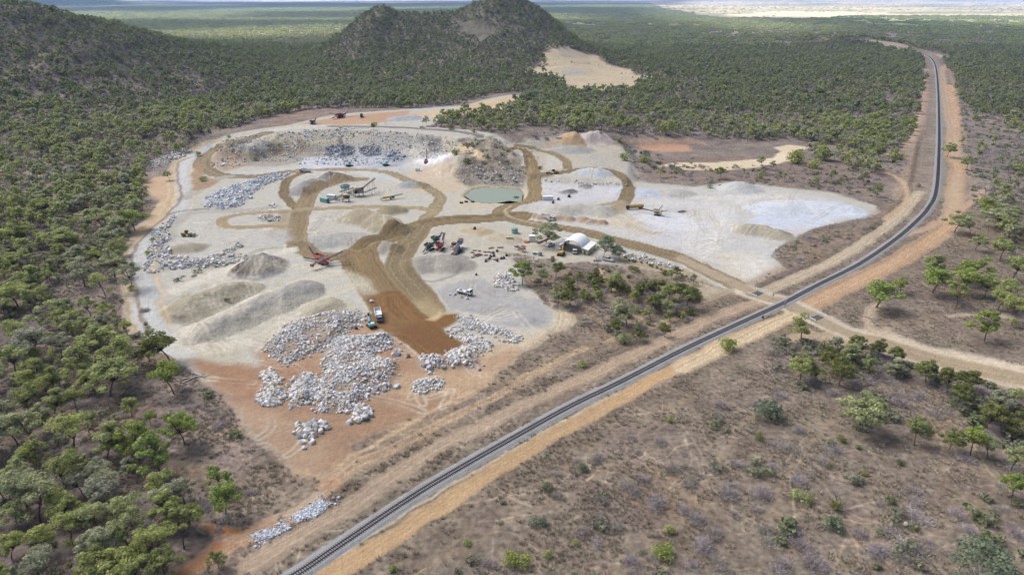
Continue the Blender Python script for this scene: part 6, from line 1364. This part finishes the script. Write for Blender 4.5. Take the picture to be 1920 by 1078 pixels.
# tanks and yard things
e = root('water_tank', 'round pale green water tank on a pale pad', 'water tank', 965, 437, (970, 437)); MB().cyl((0, 0, 1.4), 1.75, 2.8, P_('tank_green'), seg=28).obj('tank_wall', e); MB().cyl((0, 0, 3.0), 1.8, .45, P_('tank_green'), seg=28, r2=.5).cyl((-.7, 0, 3.2), .3, .15, P_('grey_steel')).obj('tank_roof', e)
e = root('water_tank', 'dark green tank under the trees at the right edge', 'water tank', 1887, 572, (1892, 572)); MB().cyl((0, 0, 1.1), 1.5, 2.2, P_('dark_green_tank'), seg=24).cyl((0, 0, 2.35), 1.5, .3, P_('dark_green_tank'), seg=24, r2=.5).obj('tank_wall', e); MB().cyl((0, 0, 2.55), .3, .15, P_('rubber')).obj('lid', e)
e = root('ring_trough', 'round orange trough left of the white site cabin', 'trough', 987, 454, (990, 454)); MB().cyl((0, 0, .35), 1.6, .7, P_('orange_paint'), seg=20).cyl((0, 0, .72), 1.35, .06, P_('sandstone_load'), seg=20).obj('trough', e)
e = root('steel_chassis', 'rusty steel screen chassis on legs left of the workshop', 'chassis', 975, 470, (985, 474)); MB().box((0, .7, 1.6), (7.5, .3, .5), P_('rust')).box((0, -.7, 1.6), (7.5, .3, .5), P_('rust')).box((1.5, 0, 2.1), (3.0, 1.8, .4), P_('sandstone_load')).box((2.2, .6, 2.9), (3.4, .9, .25), P_('dark_red_paint')).box((-2.4, 0, 1.8), (1.4, 1.6, .6), P_('grey_steel')).obj('frame', e)
for x in (-3, 0, 3):
    for y in (-.7, .7): MB().bar((x, y, 1.4), (x+.2, y*1.3, 0), .15, .15, P_('rust')).obj('leg', e)
e = root('scrap_rack', 'long dark rusty rack of steel lying left of the dome shelter', 'scrap steel', 1020, 452, (1036, 445)); m = MB()
for k in range(9): m.box((k*1.3-5, rnd.uniform(-.5, .5), .4), (1.6, .3, .25), P_('rust' if k % 3 else 'dark_steel'), rz=rnd.uniform(-.5, .5))
m.box((0, .6, .25), (11, .25, .3), P_('rust')).box((0, -.6, .25), (11, .25, .3), P_('dark_red_paint')).obj('rack', e)
for u, v, lb, c in [(1036, 486, 'small yellow fuel tank below the yellow excavator', 'yellow_paint'), (1013, 479, 'short violet grey drum tank in front of the workshop', 'violet_grey')]:
    e = root('fuel_tank', lb, 'tank', u, v, (u+5, v)); MB().cyl((0, 0, .95), .9, 1.7, P_(c), seg=16).cyl((0, 0, 1.85), .88, .14, P_(c), seg=16, r2=.4).obj('drum', e); MB().box((0, 0, .06), (2.1, 2.1, .12), P_('dark_steel')).obj('base', e)
e = root('steel_cage', 'pale crates and drums stacked beside the violet grey drum', 'crates', 1001, 477, (1006, 477)); MB().box((0, 0, .6), (1.4, 1.2, 1.1), P_('tank_green'), rz=.4).box((1.4, .6, .5), (1.2, 1.2, .9), P_('white_paint'), rz=-.3).box((.2, 1.2, .5), (1.2, 1.0, .9), P_('white_paint')).obj('crate', e)
def scrap(u, v, kind, label, group=None, s=1.0, rz=0.0):
    nm = {'plate': 'steel_plate', 'tyre': 'tyre', 'frame': 'steel_rack', 'box': 'spare_casting'}[kind]; e = root(nm, label, {'plate': 'steel plate', 'tyre': 'tyre', 'frame': 'steel frame', 'box': 'machine part'}[kind], u, v, rz=rz, group=group, s=s)
    if kind == 'plate': MB().box((0, 0, .12), (2.0, 1.5, .16), P_('rust'), bev=.02).box((.1, 0, .26), (1.5, .2, .14), P_('dark_steel'), bev=.01).box((-.4, .4, .26), (.3, .6, .14), P_('dark_steel'), bev=.01).obj('plate', e)
    elif kind == 'tyre': MB().cyl((0, 0, .3), .85, .55, P_('rubber'), seg=18).cyl((0, 0, .59), .42, .04, P_('grey_steel'), seg=14).obj('tyre', e)
    elif kind == 'frame': m = MB().bar((-1.6, -.5, .3), (1.6, -.5, .3), .15, .3, P_('grey_steel')).bar((-1.6, .5, .3), (1.6, .5, .3), .15, .3, P_('grey_steel')); [m.bar((x, -.5, .35), (x, .5, .35), .1, .15, P_('dark_steel')) for x in (-1.4, -.5, .5, 1.4)]; m.obj('frame', e)
    else: MB().box((0, 0, .55), (1.4, 1.1, 1.0), P_('dark_steel'), bev=.1, taper=(.7, .8)).cyl((.2, 0, 1.15), .3, .3, P_('rust')).obj('casing', e)
    return e
lbp = 'small rusty steel plate laid out on the sand right of the blue conveyor'; gp = 'rusty steel plates laid out right of the blue conveyor'
for u, v in [(890,470),(899,471),(886,474),(887,483),(910,473),(911,479)]: scrap(u, v, 'plate', lbp, gp, 1.0, u*.9)
scrap(896, 479, 'plate', 'largest rust brown steel plate, square, among the smaller plates', None, 2.0, .7)
lbf = 'grey steel frame in the spare parts laid out on the sand'; gf = 'grey steel frames in the spare parts lines'
for u, v in [(921,466),(938,465),(919,474),(930,487),(914,488)]: scrap(u, v, 'frame', lbf, gf, 1.0, u*.7)
lbm = 'dark machine part in the spare parts laid out on the sand'; gm_ = 'dark machine parts in the spare parts lines'
for u, v in [(925,476),(932,472),(920,482),(911,491),(932,490),(940,486),(945,485),(950,480),(918,486),(926,481)]: scrap(u, v, 'box', lbm, gm_, 1.0, u*1.3)
for u, v, lb in [(865,381,'tyre stack leftmost below the pond'),(874,379,'middle tyre below the pond'),(886,379,'tyre nearest the pond on the pale ground')]: scrap(u, v, 'tyre', lb, None, 1.3)
scrap(1067, 370, 'box', 'black machine part standing in the pale yard behind the brown heaps', None, 1.5); scrap(1047, 375, 'box', 'dark grey machine part just right of the caravan', None, 1.3); scrap(1037, 381, 'box', 'grey drum shaped part on the yard edge below the caravan', None, 1.2)
scrap(1278, 398, 'frame', 'rusty steel frame alone on the white yard', None, 1.6, .4); scrap(890, 430, 'box', 'dark part lying on the small tan sand heap', None, 1.2); scrap(893, 516, 'box', 'small brown block alone on the sand above the hardstand', None, .8); scrap(1120, 490, 'frame', 'heap of white and dark scrap right of the excavator', None, 1.2); scrap(668, 617, 'box', 'small black part on the orange earth left of the teal excavator', None, .9)
scrap(956, 448, 'frame', 'white pipes lying on the spoil bank', None, 1.2)
# beige crusher in the white yard
mobile_plant(1233, 404, (1243, 406), 'beige mobile crusher with one long thin conveyor on the white yard', 'cream_paint', L=8, arms=[((-2, 0, 2.2), (-10.5, -.5, 2.6), .6, 'dark_steel'), ((2, 0, 2.8), (5.5, 1.0, 4.0), .8, 'cream_paint'), ((0, 1, 3.2), (.6, 4.6, 5.4), .7, 'white_paint')], name='mobile_crusher', cat='crusher')
# upper bench plant
mobile_plant(640, 221, (652, 219), 'dark red crusher on the orange upper bench', 'dark_red_paint', L=14, arms=[((4, 0, 2.8), (11, 1.6, 5.6), 1.2, 'pink_paint'), ((-4, 0, 2.4), (-10.5, -2.0, 1.2), 1.2, 'dark_red_paint'), ((-4, 1, 2.4), (-8, 4, 4.6), .9, 'grey_steel')], name='mobile_crusher', cat='crusher', s=1.2)
mobile_plant(587, 233, (597, 230), 'dark green screener left of the dark red crusher on the upper bench', 'green_paint', L=9, arms=[((3, 0, 2.6), (6, .5, 4.2), 1, 'dark_steel')], name='mobile_screener', cat='screener', s=1.1)
truck(678, 220, (678, 226), 'dark truck facing the camera on the orange upper bench', cab='dark_steel', body='tipper', bodyc='grey_steel', name='dump_truck', L=9)
# ------------------------------------------------------------------ level crossing, cattle grids, posts
def grid_(u, v, to, label):
    e = root('cattle_grid', label, 'cattle grid', u, v, to, dz=.05); m = MB()
    for k in range(12): m.box((-1.35+k*.25, 0, .06), (.12, 5.6, .10), P_('grey_steel'), bev=0)
    m.box((0, 0, .005), (3.1, 5.8, .05), P_('dark_steel'), bev=0); m.obj('grid_bars', e)
    for sg in (-1, 1):
        r = MB().bar((-2.2, sg*3.6, 1.0), (2.2, sg*3.6, 1.0), .14, .3, P_('white_paint')).bar((-2.2, sg*3.6, .5), (2.2, sg*3.6, .5), .1, .14, P_('white_paint')); [r.bar((x, sg*3.6, 0), (x, sg*3.6, 1.1), .14, .14, P_('white_paint')) for x in (-2.1, 0, 2.1)]
        r.bar((2.2, sg*3.6, 1.0), (3.0, sg*4.4, .9), .14, .28, P_('white_paint')).bar((-2.2, sg*3.6, 1.0), (-3.0, sg*4.4, .9), .14, .28, P_('white_paint')); r.obj('guard_rail', e)
grid_(1418, 551, (1440, 559), 'cattle grid with white rails on the quarry side of the railway'); grid_(1530, 596, (1550, 605), 'cattle grid with curved white rails on the road side of the railway')
def xsign(u, v, label):
    e = root('crossing_sign', label, 'road sign', u, v, (u+10, v+4)); MB().cyl((0, 0, 1.5), .06, 3.0, P_('grey_steel'), seg=8).obj('post', e)
    MB().box((-.06, 0, 2.8), (.05, 1.3, .2), P_('white_paint'), rx=.6, bev=.01).box((-.10, 0, 2.8), (.05, 1.3, .2), P_('white_paint'), rx=-.6, bev=.01).obj('cross_boards', e); MB().cyl((-.1, 0, 1.95), .42, .05, P_('red_paint'), 'x', 8).cyl((-.14, 0, 1.95), .36, .03, P_('white_paint'), 'x', 8).obj('disc', e)
xsign(1473, 574, 'railway crossing sign with white crossed boards right of the track'); xsign(1471, 578, 'second crossing sign, nearer the camera beside the track'); xsign(1449, 561, 'crossing sign on the quarry side of the track')
def post(u, v, label, h=1.4, c='white_paint', g=None):
    e = root('marker_post', label, 'post', u, v, (u+5, v), group=g); MB().box((0, 0, h/2), (.12, .12, h), P_(c), bev=.02).obj('post', e); MB().box((0, 0, h-.1), (.34, .08, .34), P_(c), bev=.02).obj('plate', e)
post(1000, 787, 'white marker post left of the track in the middle of the dry verge', 1.9); post(1079, 748, 'white marker post left of the track, second from the camera', 1.9); post(1457, 583, 'white post just below the level crossing', 1.5); post(1503, 541, 'yellowish post left of the track above the crossing', 1.3, 'cream_paint')
post(1805, 634, 'white post in the dark scrub right of the cross road', 2.6); post(1798, 630, 'small white sign beside the dark scrub patch', 1.4); post(1866, 572, 'white post left of the dark green tank', 2.2); post(743, 948, 'tiny white post on the left ballast shoulder near the bottom', .8); post(1155, 657, 'low white post beside the track above the scrub bushes', .8)
e = root('signal_box', 'dark cabinet on the right ballast shoulder before the crossing', 'cabinet', 1430, 596, (1440, 590)); MB().box((0, 0, .55), (.9, .5, 1.0), P_('dark_steel'), bev=.04).box((0, 0, 1.09), (1.0, .6, .08), P_('grey_steel')).obj('casing', e); MB().box((0, -.27, .55), (.7, .04, .8), P_('grey_steel'), bev=.01).obj('door', e)

# ------------------------------------------------------------------ unseen cloud sheet added to dim the sun, gaps shaped to light far patches
gaps = [[(225,62),(330,60),(480,52),(640,46),(640,60),(560,72),(400,74),(260,74)], [(1245,16),(1320,30),(1420,46),(1520,60),(1440,66),(1340,56),(1290,44),(1180,8)], [(1290,12),(1340,32),(1600,33),(1760,44),(1920,54),(2700,62),(2700,2),(1800,-4),(1290,-4)]]
CH = 320.0; off = np.array([sdir.x, sdir.y])/sdir.z*CH
gp_ = [fpts(g)+off for g in gaps]
cs = 130.0; cx, cy = np.meshgrid(np.arange(-9000, 12000, cs), np.arange(-3500, 14000, cs)); fx = cx.ravel(); fy = cy.ravel()
wx_ = fx+fbm(fx, fy, 700, 4, 111)*160; wy_ = fy+fbm(fx, fy, 700, 4, 113)*110
open_ = np.zeros(len(fx), bool)
for g in gp_: open_ |= spoly(wx_, wy_, g, 10) < 0
far_ = (fy-off[1] > 3500) & (fbm(fx, fy, 1500, 3, 117) > .15); open_ |= far_
fx = fx[~open_]; fy = fy[~open_]; k = len(fx)
def lay(z):
    h = cs/2; q = np.zeros((k, 4, 3)); q[:, :, 2] = z; q[:, 0, :2] = np.stack([fx-h, fy-h], 1); q[:, 1, :2] = np.stack([fx+h, fy-h], 1); q[:, 2, :2] = np.stack([fx+h, fy+h], 1); q[:, 3, :2] = np.stack([fx-h, fy+h], 1); return q
CM = bpy.data.materials.new('cloud_shade_sheet'); CM.use_nodes = True; cn = CM.node_tree.nodes; cl = CM.node_tree.links; cn.clear(); co = cn.new('ShaderNodeOutputMaterial'); ct = cn.new('ShaderNodeBsdfTransparent'); ct.inputs[0].default_value = (.59, .595, .61, 1); cl.new(ct.outputs[0], co.inputs[0])
cs_ = Soup(); cs_.quads(lay(CH)); cs_.quads(lay(CH+60)[:, ::-1]); tag(link('cloud', cs_.mesh('cloud', [CM])), 'unseen broken cloud sheet with gaps cut to let sun onto far patches', kind='structure')
# ------------------------------------------------------------------ air
HZ = bpy.data.materials.new('haze_air'); HZ.use_nodes = True; hn = HZ.node_tree.nodes; hl = HZ.node_tree.links; hn.clear(); ho = hn.new('ShaderNodeOutputMaterial'); hv = hn.new('ShaderNodeVolumePrincipled')
hv.inputs['Color'].default_value = (.24, .42, .85, 1); hv.inputs['Density'].default_value = 6.5e-5; hv.inputs['Anisotropy'].default_value = 0.0; hl.new(hv.outputs[0], ho.inputs['Volume'])
bm = bmesh.new(); bmesh.ops.create_cube(bm, size=1); me = bpy.data.meshes.new('haze'); bm.to_mesh(me); bm.free(); me.materials.append(HZ)
o = link('haze', me); zt = 200.0; zb = float(Z.min())-1.5; o.scale = (110000, 60000, zt-zb); o.location = (0, 10000, (zt+zb)/2); tag(o, 'thin blue haze over the far plain', kind='stuff')
